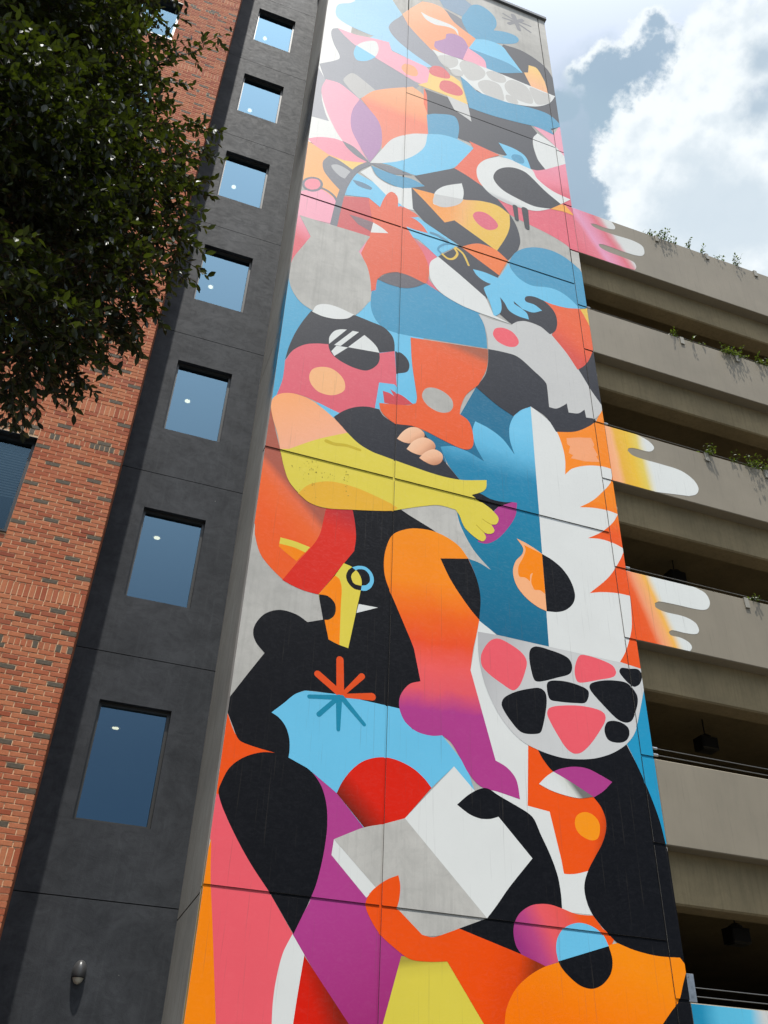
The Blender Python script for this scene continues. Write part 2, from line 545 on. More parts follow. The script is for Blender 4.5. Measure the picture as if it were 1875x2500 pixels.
# ------------------------------------------------------------------ mural drawing, control points (x, z) in metres on the wall; ! marks a corner
MURAL = [
('poly','painted_leg',(243, 95, 105),'1.71,3.708! 1.867,3.399! 2.165,2.983! 2.454,2.652! 2.767,2.247! 2.671,2.04 2.621,1.764 2.609,1.535 2.621,1.3! 2.038,1.258! 1.933,1.833 1.854,2.268 1.769,2.724 1.717,3.108! 1.628,3.365! 1.671,3.544!',None),
('poly','painted_side_stripe',(255, 138, 8),'1.713,3.157! 1.636,2.629! 1.628,1.19! 2.043,1.219! 1.933,1.833 1.854,2.268 1.769,2.724',None),
('poly','painted_shoulder',(245, 84, 16),'1.688,4.708! 1.667,3.677! 1.739,3.67! 1.966,3.993! 2.409,4.176! 2.358,4.301! 2.017,4.329 1.848,4.415',None),
('poly','painted_coat',(178, 62, 135),'2.762,2.246! 2.931,2.601! 3.008,2.871! 2.499,4.255! 2.634,4.239 2.774,4.157! 3.173,3.902! 3.539,3.534! 3.925,2.979! 4.12,2.666! 4.239,2.195! 4.075,2.117! 3.874,1.388! 3.483,1.361! 2.917,2.048!',((2.521, 4.221), (3.794, 1.437), [(0, (182, 66, 140)), (0.6, (180, 62, 136)), (1, (166, 48, 116))])),
('poly','painted_skirt',(222, 34, 14),'2.914,2.04! 3.516,1.363! 2.842,1.315!',((2.882, 1.485), (3.27, 1.658), [(0, (224, 28, 8)), (0.45, (215, 30, 8)), (1, (140, 30, 12))])),
('poly','painted_strap',(226, 226, 220),'2.762,2.246! 2.671,2.04 2.621,1.764 2.609,1.535 2.621,1.3! 2.846,1.316! 2.875,1.655 2.917,2.048!',None),
('poly','painted_neck',(226, 226, 220),'5.037,5.949! 5.202,6.804! 5.482,6.605! 5.881,4.991! 6.253,4.022! 6.84,3.335! 6.78,2.858! 6.208,2.85! 5.57,3.548! 5.184,4.361! 5.327,4.688!',None),
('poly','painted_shade',(26, 112, 145),'5.299,11.59! 5.555,11.427 5.838,11.238 6.037,11.128! 6.07,10.245! 5.492,9.867! 4.6,9.967! 4.703,9.654! 4.624,9.598! 4.185,10.23! 4.413,10.207! 4.966,10.797!',None),
('poly','painted_leaf_figure',None,'4.6,9.967! 4.815,10.049 5.086,10.022 5.397,9.896! 5.243,10.213 5.202,10.535 5.259,10.759! 5.525,10.676 5.773,10.519 5.984,10.234! 5.912,10.564 5.937,10.918 6.103,11.258 6.381,11.498! 6.368,9.115! 6.339,6.6! 5.483,6.615! 5.197,6.791! 5.049,7.847! 4.667,8.584! 4.937,9.366! 4.73,9.631',((5.588, 10.835), (5.553, 6.658), [(0, (118, 200, 232)), (0.14, (100, 186, 220)), (0.27, (34, 135, 172)), (0.6, (28, 126, 158)), (1, (24, 104, 136))])),
('poly','painted_body',(15, 16, 20),'3.144,8.247! 3.912,8.481! 4.284,8.388! 4.658,8.25! 4.955,8.021! 4.944,7.529! 4.231,6.119! 4.28,5.627! 4.24,5.221! 3.967,5.171! 3.09,5.205! 2.666,5.181 2.533,5.097 2.389,4.948 2.249,4.801! 2.351,4.749 2.448,4.647 2.511,4.501 2.529,4.348 2.525,4.252! 2.323,4.286! 2.017,4.33 1.882,4.374 1.787,4.531 1.692,4.71! 1.65,4.829! 1.691,4.899! 1.882,5.262! 2.069,5.604! 1.945,5.726 1.886,5.857 1.902,6.006 2.015,6.186 2.211,6.288 2.443,6.269 2.608,6.186! 2.824,6.274! 2.731,6.651! 3.065,7.268! 3.211,7.513! 3.226,7.755 3.189,8.016',None),
('poly','painted_pear',(15, 16, 20),'1.723,3.685 1.743,3.831 1.817,4.016 1.964,4.16 2.174,4.261 2.36,4.282 2.571,4.259 2.791,4.152 2.957,3.981 3.045,3.772 3.079,3.525 3.07,3.261 3.032,2.983 2.971,2.728 2.773,2.247! 2.455,2.652! 2.165,2.983 1.885,3.377',None),
('poly','painted_shirt',(110, 195, 228),'2.248,4.801! 2.389,4.948 2.532,5.105 2.665,5.18! 3.089,5.21! 3.967,5.17! 4.162,4.907! 4.593,4.898! 4.926,4.521 5.049,4.205! 4.759,4.495! 4.438,4.158! 4.079,3.718! 3.788,3.568! 3.539,3.534! 3.173,3.902! 2.771,4.158! 2.524,4.252! 2.528,4.348 2.51,4.5 2.448,4.647 2.35,4.749',None),
('poly','painted_dome',None,'3.173,3.902! 3.241,4.062 3.367,4.244 3.52,4.375 3.738,4.454 3.942,4.453 4.169,4.381 4.335,4.269 4.438,4.158! 4.079,3.718! 3.797,3.606! 3.549,3.532!',((3.42, 3.626), (3.66, 3.881), [(0, (110, 30, 14)), (0.25, (150, 32, 14)), (1, (224, 34, 12))])),
('stroke','painted_ray',(232, 82, 30),'3.103,5.716 3.138,5.22',(0.103,0.107)),
('stroke','painted_ray',(232, 82, 30),'2.81,5.447 3.15,5.216',(0.098,0.093)),
('stroke','painted_ray',(232, 82, 30),'3.425,5.534 3.161,5.211',(0.090,0.051)),
('stroke','painted_ray',(232, 82, 30),'3.58,5.265 3.141,5.199',(0.110,0.047)),
('stroke','painted_ray',(28, 136, 166),'2.722,5.107 3.122,5.17',(0.057,0.069)),
('stroke','painted_ray',(28, 136, 166),'2.869,4.887 3.103,5.154',(0.069,0.061)),
('stroke','painted_ray',(28, 136, 166),'3.142,4.728 3.124,5.168',(0.052,0.088)),
('stroke','painted_ray',(28, 136, 166),'3.49,4.855 3.163,5.176',(0.049,0.073)),
('poly','painted_grey_wing',(184, 181, 174),'3.912,8.481! 4.293,8.65 4.571,8.738 4.865,8.733! 4.936,8.439 5.142,8.042 5.429,7.735! 5.236,7.818 5.049,7.847! 4.816,8.04! 4.444,8.242! 4.072,8.4!',None),
('poly','painted_thigh',None,'3.705,7.694 3.804,7.963 4.017,8.123 4.212,8.19 4.459,8.209 4.707,8.15 4.906,8.035 5.051,7.852! 5.177,7.532 5.235,7.204 5.202,6.801! 5.159,6.581 5.091,6.3 5.037,5.949! 5.371,4.675! 5.543,4.599 5.667,4.455 5.706,4.196! 5.394,4.249 5.138,4.284 4.972,4.428 4.848,4.631 4.722,4.816 4.594,4.898! 4.444,4.866 4.252,4.881 4.124,4.942 4.034,5.03 3.972,5.188 3.985,5.363 4.111,5.551 4.274,5.628! 4.193,6.009! 4.164,6.128 4.001,6.496 3.809,6.918 3.709,7.172 3.678,7.423',((4.32, 8.203), (4.753, 4.06), [(0, (255, 146, 22)), (0.22, (255, 140, 24)), (0.36, (248, 104, 28)), (0.47, (243, 84, 40)), (0.56, (244, 96, 92)), (0.64, (236, 92, 100)), (0.72, (180, 62, 136)), (1, (180, 62, 136))])),
('poly','painted_wedge',(15, 16, 20),'4.583,7.733! 5.049,7.847! 5.177,7.533 5.235,7.205 5.202,6.802! 5.039,6.979 4.757,7.377',None),
('poly','painted_strap',(226, 226, 220),'3.175,3.342! 3.156,3.155! 3.613,2.726! 3.742,2.84!',None),
('poly','painted_page',(190, 186, 172),'3.176,3.342! 3.376,3.448 3.552,3.534 3.797,3.608! 4.079,3.718! 5.168,2.664! 4.793,2.503! 4.544,2.408 4.394,2.385 4.319,2.393! 3.998,2.653! 3.641,2.778! 3.742,2.84!',None),
('poly','painted_page',(226, 226, 220),'4.079,3.718! 4.759,4.495! 5.05,4.211! 4.801,3.998! 5.131,3.854! 5.378,3.919! 5.835,3.451! 5.477,3.047 5.314,2.838 5.167,2.661!',None),
('poly','painted_sleeve',(15, 16, 20),'4.793,3.993! 4.963,4.149 5.136,4.254 5.244,4.27 5.391,4.203 5.645,4.102 5.813,4.029 5.896,3.96 5.977,3.779 6.097,3.53 6.182,3.282 6.209,3.069 6.209,2.888! 6.062,2.533! 5.603,2.303! 4.793,2.509! 5.168,2.664! 5.314,2.838 5.477,3.047 5.835,3.451! 5.378,3.919! 5.249,3.872 5.102,3.861 4.957,3.898',None),
('poly','painted_triangle',(228, 208, 76),'4.064,2.14! 4.636,2.153! 5.121,1.476! 3.847,1.386!',((4.211, 2.114), (4.249, 1.918), [(0, (176, 158, 60)), (0.4, (215, 196, 72)), (1, (224, 205, 74))])),
('poly','painted_arm',None,'4.008,3.026! 4.035,2.907 4.025,2.755 3.998,2.653! 4.319,2.393! 4.45,2.379 4.601,2.429 4.793,2.509! 5.603,2.303! 6.033,2.199! 5.709,1.854! 5.335,1.491! 5.121,1.476! 4.636,2.137! 4.394,2.112 4.174,2.119 3.99,2.211 3.786,2.356 3.642,2.549 3.606,2.659 3.65,2.771 3.748,2.874 3.877,2.965',((4.208, 2.35), (5.762, 2.047), [(0, (246, 84, 14)), (0.6, (244, 78, 6)), (0.85, (228, 70, 6)), (1, (150, 50, 10))])),
('poly','painted_corner',(15, 16, 20),'7.646,2.515! 8.327,2.578! 8.112,1.56! 7.057,1.489!',None),
('poly','painted_cheek',None,'6.208,2.887 6.054,2.914 5.909,2.908 5.762,2.869 5.612,2.767 5.535,2.648 5.512,2.529 5.539,2.391 5.603,2.303! 5.923,2.202! 6.12,2.272! 6.873,2.527! 6.927,2.618! 6.769,2.706! 6.647,2.847! 6.403,2.843',((5.588, 2.387), (6.446, 2.847), [(0, (160, 52, 126)), (0.25, (190, 70, 128)), (0.5, (238, 92, 98)), (0.8, (240, 90, 80)), (1, (245, 88, 18))])),
('poly','painted_belly',(255, 138, 8),'5.335,1.491! 5.374,1.704 5.501,1.915 5.686,2.072 5.892,2.187 6.109,2.263! 6.874,2.536! 6.96,2.559! 7.18,2.502 7.442,2.468 7.624,2.463 7.861,2.474! 7.95,2.37! 7.853,2.175 7.755,1.977 7.623,1.849 7.41,1.638!',((6.575, 2.498), (6.271, 1.588), [(0, (255, 142, 10)), (1, (255, 122, 0))])),
('poly','painted_half_disc',(110, 195, 228),'6.1,2.271! 6.081,2.401 6.114,2.538 6.218,2.659 6.413,2.739 6.601,2.724 6.76,2.636 6.828,2.511!',None),
('poly','painted_half_disc',(15, 16, 20),'6.1,2.271! 6.828,2.511! 6.861,2.357 6.819,2.203 6.688,2.069 6.538,2.008 6.378,2.027 6.226,2.119 6.134,2.208',None),
('poly','painted_stripe',(36, 150, 190),'7.927,6.217! 7.751,5.715! 7.651,5.466 7.488,5.268! 7.665,4.839 7.845,4.273 7.901,3.892! 8.442,3.963! 8.244,6.277!',None),
('poly','painted_face',None,'5.881,4.984! 6.026,4.94! 6.096,4.813 6.242,4.658! 6.834,4.397! 6.935,4.279 6.989,4.125 6.976,3.964 6.895,3.777 6.77,3.596 6.636,3.392! 6.448,3.334 6.284,3.314 6.275,3.332! 6.257,3.483! 6.137,4.094! 5.815,4.127!',((6.571, 3.87), (6.991, 3.732), [(0, (246, 86, 16)), (0.5, (244, 84, 16)), (0.75, (214, 72, 16)), (1, (130, 46, 14))])),
('poly','painted_hair',(15, 16, 20),'6.026,4.94! 6.096,4.813 6.242,4.658 6.484,4.561 6.834,4.397! 6.935,4.279 6.989,4.125 6.976,3.964 6.895,3.777 6.77,3.596 6.636,3.392 6.56,3.199 6.572,3.02 6.649,2.851 6.885,2.614! 6.961,2.56! 7.181,2.502 7.443,2.468 7.625,2.463 7.862,2.474! 8.1,2.496! 7.901,3.892! 7.845,4.273 7.665,4.839 7.481,5.253! 7.056,5.057! 6.566,4.911!',None),
('poly','painted_eye',(226, 226, 220),'6.006,4.45! 6.121,4.566 6.242,4.658! 6.484,4.561 6.834,4.397! 6.622,4.345 6.396,4.352 6.174,4.39',((6.338, 4.456), (6.487, 4.582), [(0, (226, 226, 220)), (0.6, (215, 215, 205)), (1, (120, 118, 112))])),
('poly','painted_eyelid',(178, 62, 135),'6.242,4.658! 6.362,4.719 6.576,4.78 6.787,4.786 6.991,4.723 7.163,4.654! 7.01,4.505 6.845,4.392! 6.484,4.561',None),
('poly','painted_cheek_spot',(255, 152, 22),'6.506,3.998 6.551,4.103 6.67,4.164 6.793,4.147 6.875,4.069 6.883,3.951 6.835,3.837 6.741,3.796 6.61,3.827 6.529,3.894',None),
('poly','painted_bowl',(203, 201, 196),'5.171,6.598! 5.483,6.612! 6.153,6.6! 7.559,6.593! 7.929,6.58! 8.092,6.312! 7.927,6.217! 7.751,5.715 7.651,5.466 7.488,5.268 7.254,5.1 6.999,4.982 6.754,4.916 6.447,4.881 6.217,4.897 6.014,4.938 5.792,5.018 5.575,5.197 5.384,5.471 5.238,5.828 5.17,6.211',((5.244, 5.991), (6.61, 5.334), [(0, (186, 184, 182)), (0.4, (206, 204, 200)), (1, (208, 207, 203))])),
('poly','painted_stone',(243, 95, 105),'5.205,6.195 5.257,6.335 5.37,6.492 5.504,6.553 5.694,6.5 5.881,6.393 5.946,6.275 5.917,6.126 5.825,5.896 5.748,5.793 5.676,5.763 5.517,5.836 5.335,5.939 5.223,6.045',None),
('poly','painted_stone',(15, 16, 20),'5.991,6.333 6.022,6.486 6.125,6.557 6.359,6.544 6.579,6.504 6.674,6.449 6.705,6.333 6.65,6.212 6.444,6.111 6.142,5.986 6.058,5.988 6.018,6.099',None),
('poly','painted_stone',(243, 95, 105),'6.738,6.266 6.787,6.447 6.862,6.562 6.966,6.584 7.219,6.561 7.417,6.501 7.463,6.399 7.405,6.313 7.151,6.214 6.838,6.105 6.764,6.115',None),
('poly','painted_stone',(15, 16, 20),'7.523,6.423 7.572,6.495 7.704,6.509 7.864,6.529 7.923,6.453 7.866,6.293 7.764,6.217 7.689,6.234 7.575,6.335',None),
('poly','painted_stone',(15, 16, 20),'5.501,5.515 5.552,5.626 5.746,5.754 6.013,5.858 6.134,5.881 6.214,5.831 6.226,5.695 6.185,5.483 6.106,5.224 6.056,5.176 5.869,5.139 5.756,5.163 5.626,5.294 5.541,5.411',None),
('poly','painted_stone',(15, 16, 20),'6.246,5.931 6.276,6.007 6.365,6.048 6.587,6.073 6.831,6.044 6.937,5.993 6.931,5.897 6.864,5.791 6.726,5.758 6.408,5.725 6.278,5.739',None),
('poly','painted_stone',(15, 16, 20),'6.964,6.058 7.002,6.125 7.174,6.202 7.41,6.253 7.64,6.249 7.773,6.104 7.78,5.985 7.715,5.807 7.628,5.651 7.52,5.597 7.375,5.629 7.152,5.821 6.997,5.981',None),
('poly','painted_stone',(243, 95, 105),'6.218,5.511 6.266,5.6 6.451,5.668 6.796,5.727 7.089,5.716 7.176,5.662 7.169,5.569 7.077,5.416 6.877,5.158 6.718,5.012 6.596,4.974 6.485,5.027 6.361,5.202 6.249,5.405',None),
('poly','painted_stone',(15, 16, 20),'7.136,5.404 7.19,5.538 7.295,5.587 7.443,5.583 7.547,5.521 7.547,5.407 7.465,5.303 7.324,5.256 7.181,5.276',None),
('poly','painted_backdrop',None,'6.836,11.113! 7.725,11.555! 7.938,12.002! 8.151,12.038! 8.13,6.57! 7.915,6.552! 7.555,6.593! 6.931,7.485! 6.895,9.841!',((7.622, 11.087), (7.652, 8.506), [(0, (255, 140, 20)), (0.55, (255, 138, 24)), (0.78, (244, 94, 34)), (1, (243, 90, 34))])),
('poly','painted_scribble',(252, 168, 116),'7.061,10.957! 7.314,11.057! 7.582,11.134! 7.635,10.984! 7.603,10.921! 7.68,10.753! 7.638,10.705! 7.701,10.604! 7.406,10.522! 7.106,10.504! 7.159,10.589! 7.072,10.613! 7.119,10.783! 7.063,10.817!',None),
('poly','painted_white_figure',(226, 226, 220),'6.38,11.498! 6.559,11.396 6.811,11.175 6.932,10.862 6.983,10.465 6.952,10.087! 7.111,10.268 7.425,10.433 7.734,10.511 7.946,10.508! 7.875,10.199 7.623,9.86 7.421,9.64 7.168,9.441! 7.469,9.507 7.733,9.525 7.92,9.501! 7.789,9.282 7.523,9.009 7.261,8.823! 7.506,8.867 7.759,8.844 7.95,8.782! 7.83,8.534 7.566,8.134 7.162,7.728! 7.373,7.797 7.68,7.851 7.92,7.857! 7.901,7.557 7.861,7.251 7.775,6.995 7.677,6.78 7.553,6.585! 6.338,6.595! 6.367,9.115!',None),
('poly','painted_flame',(252, 180, 128),'5.915,8.458! 6.091,8.404 6.271,8.322 6.355,8.272! 6.352,7.211! 6.19,7.258 5.996,7.384 5.856,7.564 5.811,7.798 5.869,8.006 5.997,8.179 6.018,8.299',None),
('poly','painted_flame',(255, 138, 8),'6.041,8.362! 6.355,8.272! 6.35,7.521! 6.265,7.566 6.162,7.557 6.106,7.679 6.02,7.74 5.917,7.737 5.91,7.905 6.006,8.111 6.061,8.267',None),
('poly','painted_flame',(252, 180, 128),'6.1,7.705! 6.116,7.819 6.158,7.856 6.131,7.767 6.123,7.656 6.162,7.557! 6.098,7.569!',None),
('poly','painted_half_disc',(15, 16, 20),'6.355,8.272! 6.528,8.202 6.704,8.076 6.832,7.883 6.887,7.649 6.843,7.476 6.71,7.325 6.547,7.242 6.352,7.211!',None),
('poly','painted_petal',(178, 62, 135),'5.536,8.899! 5.678,9.075 5.844,9.168 5.967,9.188! 5.924,8.918 5.76,8.606 5.564,8.35 5.377,8.216 5.223,8.209!',None),
('poly','painted_cuff',(15, 16, 20),'5.122,9.142! 5.282,9.189 5.493,9.128 5.734,9.137 5.872,9.173! 5.621,9.013! 5.509,8.876! 5.195,8.952!',None),
('poly','painted_torso',(240, 96, 42),'1.681,9.927! 1.456,9.734! 1.396,7.653! 1.681,7.627 1.728,7.407 1.837,7.118 1.996,6.935 2.205,6.767! 2.415,7.053! 2.69,7.481! 2.777,8.176! 2.475,8.187! 2.292,8.314 2.051,8.667 1.967,8.932 1.93,9.062! 1.745,9.665!',((1.782, 7.894), (2.253, 8.359), [(0, (244, 96, 36)), (0.55, (243, 104, 44)), (0.8, (236, 110, 66)), (1, (176, 92, 72))])),
('poly','painted_sleeve',(222, 34, 14),'2.732,8.163! 3.143,8.266! 3.196,8.018 3.226,7.755 3.211,7.513! 2.731,6.654! 2.536,6.665 2.339,6.71 2.195,6.764! 2.387,7.121! 2.6,7.484 2.675,7.687 2.704,7.909',((2.961, 8.228), (2.576, 6.699), [(0, (190, 46, 50)), (0.25, (224, 48, 34)), (1, (224, 44, 28))])),
('poly','painted_spike',(255, 138, 8),'2.097,7.459! 2.314,7.447 2.54,7.403! 2.366,7.121! 2.227,7.206 2.087,7.302!',None),
('poly','painted_spike',(228, 208, 76),'2.097,7.459! 2.314,7.447 2.544,7.404! 2.482,7.298! 2.302,7.341 2.093,7.35!',None),
('poly','painted_mask',(228, 208, 76),'3.066,7.263! 3.203,7.226 3.298,7.148 3.349,7.034 3.345,6.883 3.304,6.58 3.21,5.914! 3.059,5.941 2.923,5.987! 2.845,6.274! 2.731,6.658! 2.946,7.023!',None),
('poly','painted_mask',(255, 138, 8),'2.946,7.023! 3.016,6.978 3.058,6.839 3.063,6.572 3.081,5.934! 2.923,5.987! 2.845,6.274! 2.929,6.304 2.987,6.4 2.991,6.508 2.952,6.595 2.861,6.658 2.735,6.659!',None),
('poly','painted_half_disc',(15, 16, 20),'2.735,6.659! 2.861,6.662 2.964,6.585 2.994,6.485 2.978,6.374 2.908,6.292 2.828,6.27!',None),
('poly','painted_ring',(110, 195, 228),'3.192,7.223! 3.292,7.274 3.406,7.277 3.501,7.198 3.535,7.079 3.499,6.957 3.424,6.882 3.346,6.868! 3.357,6.953! 3.42,6.976 3.473,7.051 3.457,7.162 3.385,7.226 3.295,7.216 3.251,7.187!',None),
('poly','painted_ring',(15, 16, 20),'3.192,7.223! 3.251,7.187! 3.198,7.11 3.191,7.045 3.24,6.957 3.349,6.946! 3.346,6.868! 3.245,6.871 3.151,6.948 3.112,7.051 3.139,7.159',None),
('poly','painted_tooth',(226, 226, 220),'3.324,6.638! 3.613,6.646! 3.298,6.487!',None),
('poly','painted_sky_patch',(78, 168, 203),'1.68,13.058! 1.723,12.896 1.859,12.599 2.068,12.377 2.236,12.294! 2.095,11.799! 1.881,11.016! 1.851,10.543 1.801,10.178! 1.67,9.923! 1.464,9.631! 1.451,12.955!',None),
('poly','painted_backdrop',(110, 195, 228),'2.936,12.524! 3.23,13.006! 3.537,13.301! 4.281,12.507! 4.29,10.874! 3.755,10.584! 3.495,10.427! 2.841,10.103! 2.723,9.982! 2.432,10.189! 2.673,11.124!',None),
('poly','painted_chin',None,'3.94,15.371! 4.069,15.245! 4.579,14.929! 4.42,14.673! 4.383,14.387! 4.39,14.126 4.636,13.845! 4.329,13.99! 4.078,14.515!',((4.006, 15.214), (4.452, 14.87), [(0, (190, 130, 132)), (0.5, (224, 104, 116)), (1, (230, 104, 122))])),
('poly','painted_jug',(60, 150, 186),'3.358,13.686! 3.265,13.415 3.238,13.034 3.269,12.766 3.372,12.533 3.532,12.404 3.76,12.38 4.017,12.406! 5.564,12.684! 5.556,13.021 5.507,13.37 5.438,13.613! 5.004,13.705! 4.605,13.853! 4.313,13.983! 3.964,13.893! 3.634,13.874!',None),
('poly','painted_vase_backdrop',(232, 112, 124),'1.704,14.794! 3.145,14.889! 3.342,14.529! 3.326,13.358! 3.228,13.274! 2.051,13.579! 1.67,13.033! 1.6,13.043!',((1.763, 14.129), (2.054, 14.627), [(0, (222, 84, 96)), (0.6, (236, 130, 148)), (1, (240, 150, 170))])),
('poly','painted_face',(228, 98, 112),'1.824,10.942! 1.937,11.23 2.126,11.44 2.327,11.544 2.534,11.607! 2.917,11.466! 3.448,11.743! 3.734,11.903! 3.776,11.358! 3.802,11.066! 3.741,11.097! 3.473,11.042! 3.418,10.4! 3.187,10.321! 2.84,10.11! 2.635,10.162 2.352,10.243 2.075,10.276 1.859,10.215! 1.759,10.115! 1.821,10.466 1.83,10.704',None),
('poly','painted_cap',(46, 47, 53),'2.161,12.297! 2.029,11.958 1.927,11.622 1.856,11.27 1.823,10.959! 1.937,11.23 2.126,11.44 2.327,11.544 2.534,11.607! 3.181,11.568! 3.447,11.751! 3.734,11.903! 3.723,12.113 3.668,12.282 3.508,12.429 3.28,12.472 2.936,12.524! 2.753,12.41 2.592,12.343 2.375,12.329',None),  # this lighter black, here and below, has sky sheen put into its colour
('poly','painted_nose',(46, 47, 53),'3.743,11.902! 3.86,11.903 3.975,11.798 4.019,11.649 3.98,11.489 3.871,11.412 3.775,11.369!',None),
('poly','painted_lens',(46, 47, 53),'2.529,11.679 2.617,11.973 2.826,12.103 3.129,12.111 3.357,11.95 3.457,11.71 3.43,11.463 3.25,11.245 3.037,11.218 2.795,11.276 2.63,11.374 2.549,11.504',None),
('poly','painted_lens_glint',(226, 226, 220),'2.539,11.617! 2.535,11.791 2.617,11.973 2.72,12.052 2.835,12.095!',None),
('poly','painted_lens_glint',(226, 226, 220),'2.942,12.104! 3.056,12.12! 2.745,11.647! 2.629,11.626!',None),
('poly','painted_lens_glint',(226, 226, 220),'3.158,12.085! 3.3,11.984 3.401,11.874 3.453,11.753! 2.879,11.669!',None),
('poly','painted_lens_glint',(226, 226, 220),'2.672,11.625! 2.879,11.662! 2.649,11.363! 2.59,11.459!',None),
('poly','painted_cheek_spot',(252, 186, 128),'2.258,10.727 2.299,10.914 2.445,11.028 2.625,11.053 2.788,10.957 2.87,10.815 2.872,10.645 2.764,10.512 2.615,10.442 2.437,10.455 2.314,10.562',None),
('poly','painted_lips',(214, 72, 78),'3.546,10.87! 3.667,10.861 3.748,10.821! 3.677,10.959! 3.773,10.916 3.909,10.878 4.101,10.756! 3.807,10.62! 3.581,10.609!',None),
('poly','painted_black_wing',(46, 47, 53),'5.582,12.675! 5.915,12.717 6.192,12.705 6.517,12.453 6.748,12.229 6.77,12.046! 6.768,11.614! 6.912,11.628 7.078,11.76 7.154,11.842! 7.172,11.618! 7.379,11.67 7.526,11.814! 7.539,11.621! 7.721,11.657! 7.74,11.604! 7.602,11.441 7.266,11.184 6.86,11.042! 6.676,11.345 6.381,11.498! 6.199,11.362 6.008,11.136! 5.695,11.296 5.299,11.59! 5.488,11.956 5.561,12.288',None),
('poly','painted_face',(240, 96, 42),'4.028,12.368! 5.575,12.664! 5.563,12.366 5.51,12.078 5.348,11.663! 5.107,11.34 5.001,11.053 4.963,10.824! 5.12,10.729 5.193,10.532 5.207,10.235 5.145,10.093 4.994,10.045 4.643,10.128 4.294,10.233 4.08,10.255 3.79,10.213 3.604,10.315 3.522,10.42 3.49,10.57! 3.78,10.637 4.02,10.704 4.149,10.79! 4.167,10.935 4.137,11.17 4.066,11.722',((4.78, 12.569), (4.688, 12.146), [(0, (176, 92, 62)), (0.4, (232, 98, 48)), (1, (241, 96, 42))])),
('poly','painted_cheek_spot',(184, 181, 174),'4.262,11.039 4.33,11.204 4.483,11.277 4.68,11.241 4.819,11.113 4.839,10.944 4.759,10.802 4.593,10.738 4.4,10.792 4.29,10.909',None),
('poly','painted_sleeve',(46, 47, 53),'2.734,10.002! 2.887,10.184 3.083,10.334 3.287,10.415 3.495,10.427! 3.578,10.306 3.791,10.197! 4.08,10.261! 4.267,10.224! 4.666,9.674! 4.952,9.34! 4.041,9.371! 3.632,9.429! 3.403,9.48 3.174,9.547 2.965,9.713!',None),
('poly','painted_finger',None,'3.825,9.89! 3.925,10.078 4.054,10.213 4.187,10.247 4.294,10.184 4.308,10.09 4.216,9.979 4.06,9.864 3.929,9.854',((3.976, 10.134), (4.203, 9.926), [(0, (252, 202, 164)), (0.55, (246, 186, 146)), (1, (206, 140, 104))])),
('poly','painted_finger',None,'3.997,9.723! 4.111,9.929 4.295,10.07 4.455,10.04 4.508,9.944 4.468,9.835 4.271,9.677 4.114,9.675',((4.15, 9.964), (4.402, 9.782), [(0, (252, 202, 164)), (0.55, (246, 186, 146)), (1, (206, 140, 104))])),
('poly','painted_finger',None,'4.219,9.604! 4.323,9.757 4.481,9.871 4.614,9.833 4.64,9.73 4.586,9.602 4.468,9.528 4.324,9.552',((4.375, 9.844), (4.533, 9.57), [(0, (252, 202, 164)), (0.55, (246, 186, 146)), (1, (206, 140, 104))])),
('poly','painted_arm',(252, 180, 128),'1.692,9.946 1.747,10.111 1.883,10.224 2.076,10.27 2.303,10.236 2.538,10.112 2.776,9.936 2.981,9.734! 2.491,9.43 2.064,9.093! 1.932,9.051! 1.863,9.335 1.746,9.665',((1.824, 10.073), (2.36, 9.254), [(0, (255, 172, 112)), (1, (250, 178, 142))])),
('poly','painted_forearm',(228, 208, 76),'2.063,9.105! 2.49,9.439 2.976,9.739! 3.173,9.577 3.403,9.48 3.632,9.444! 4.041,9.393 4.559,9.345 4.953,9.368 5.425,9.503! 5.41,9.337 5.337,9.235 5.142,9.111! 5.199,9.073! 5.458,8.937 5.59,8.813 5.608,8.741 5.561,8.639 5.471,8.609! 5.524,8.513 5.49,8.446 5.411,8.41 5.333,8.418! 5.369,8.327 5.314,8.241 5.238,8.25 5.15,8.297 5,8.428 4.915,8.636 4.852,8.73! 4.571,8.738 4.293,8.641 3.913,8.47 3.792,8.413 3.48,8.325 3.149,8.248 2.732,8.163 2.476,8.187 2.293,8.315 2.127,8.491 2.024,8.734 1.961,8.948 1.931,9.062!',None),
('poly','painted_elbow',(236, 178, 52),'2.281,8.311! 2.426,8.509 2.627,8.632 2.837,8.689 3.222,8.673 3.788,8.534! 3.875,8.482! 3.791,8.412 3.479,8.324 3.148,8.248 2.731,8.169 2.475,8.187',None),
('stroke','painted_finger_line',(190, 168, 50),'5.322,8.676 5.394,8.637 5.476,8.61',(0.014,0.014)),
('stroke','painted_finger_line',(190, 168, 50),'5.208,8.528 5.283,8.462 5.341,8.423',(0.014,0.014)),
('stroke','painted_brush_smear',(204, 178, 44),'2.647,9.454 2.784,9.436 2.979,9.468 3.204,9.448',(0.072,0.050)),
('poly','painted_stripe',(236, 192, 72),'7.713,14.786! 7.812,15.058! 8.182,15.217! 8.089,13.877! 7.872,14.358!',None),
('poly','painted_shadow_stripe',(46, 47, 53),'7.372,12.813! 7.696,13.096! 7.936,13.881! 8.359,13.855! 8.151,12.038! 7.933,11.962! 7.728,12.39!',None),
('poly','painted_hand',(203, 201, 196),'5.409,13.576! 5.641,13.525! 6.117,13.553! 6.187,13.666 6.355,13.769 6.551,13.794 6.808,13.75 7.027,13.626 7.229,13.328 7.507,12.863 7.728,12.39! 7.955,12.008! 7.83,11.776 7.727,11.652! 7.539,11.621! 7.526,11.814! 7.379,11.67 7.172,11.618! 7.154,11.842! 7.078,11.76 6.912,11.628 6.768,11.614! 6.77,12.046! 6.748,12.229 6.517,12.453 6.192,12.705 5.915,12.717 5.582,12.675! 5.574,13.004 5.51,13.346',None),
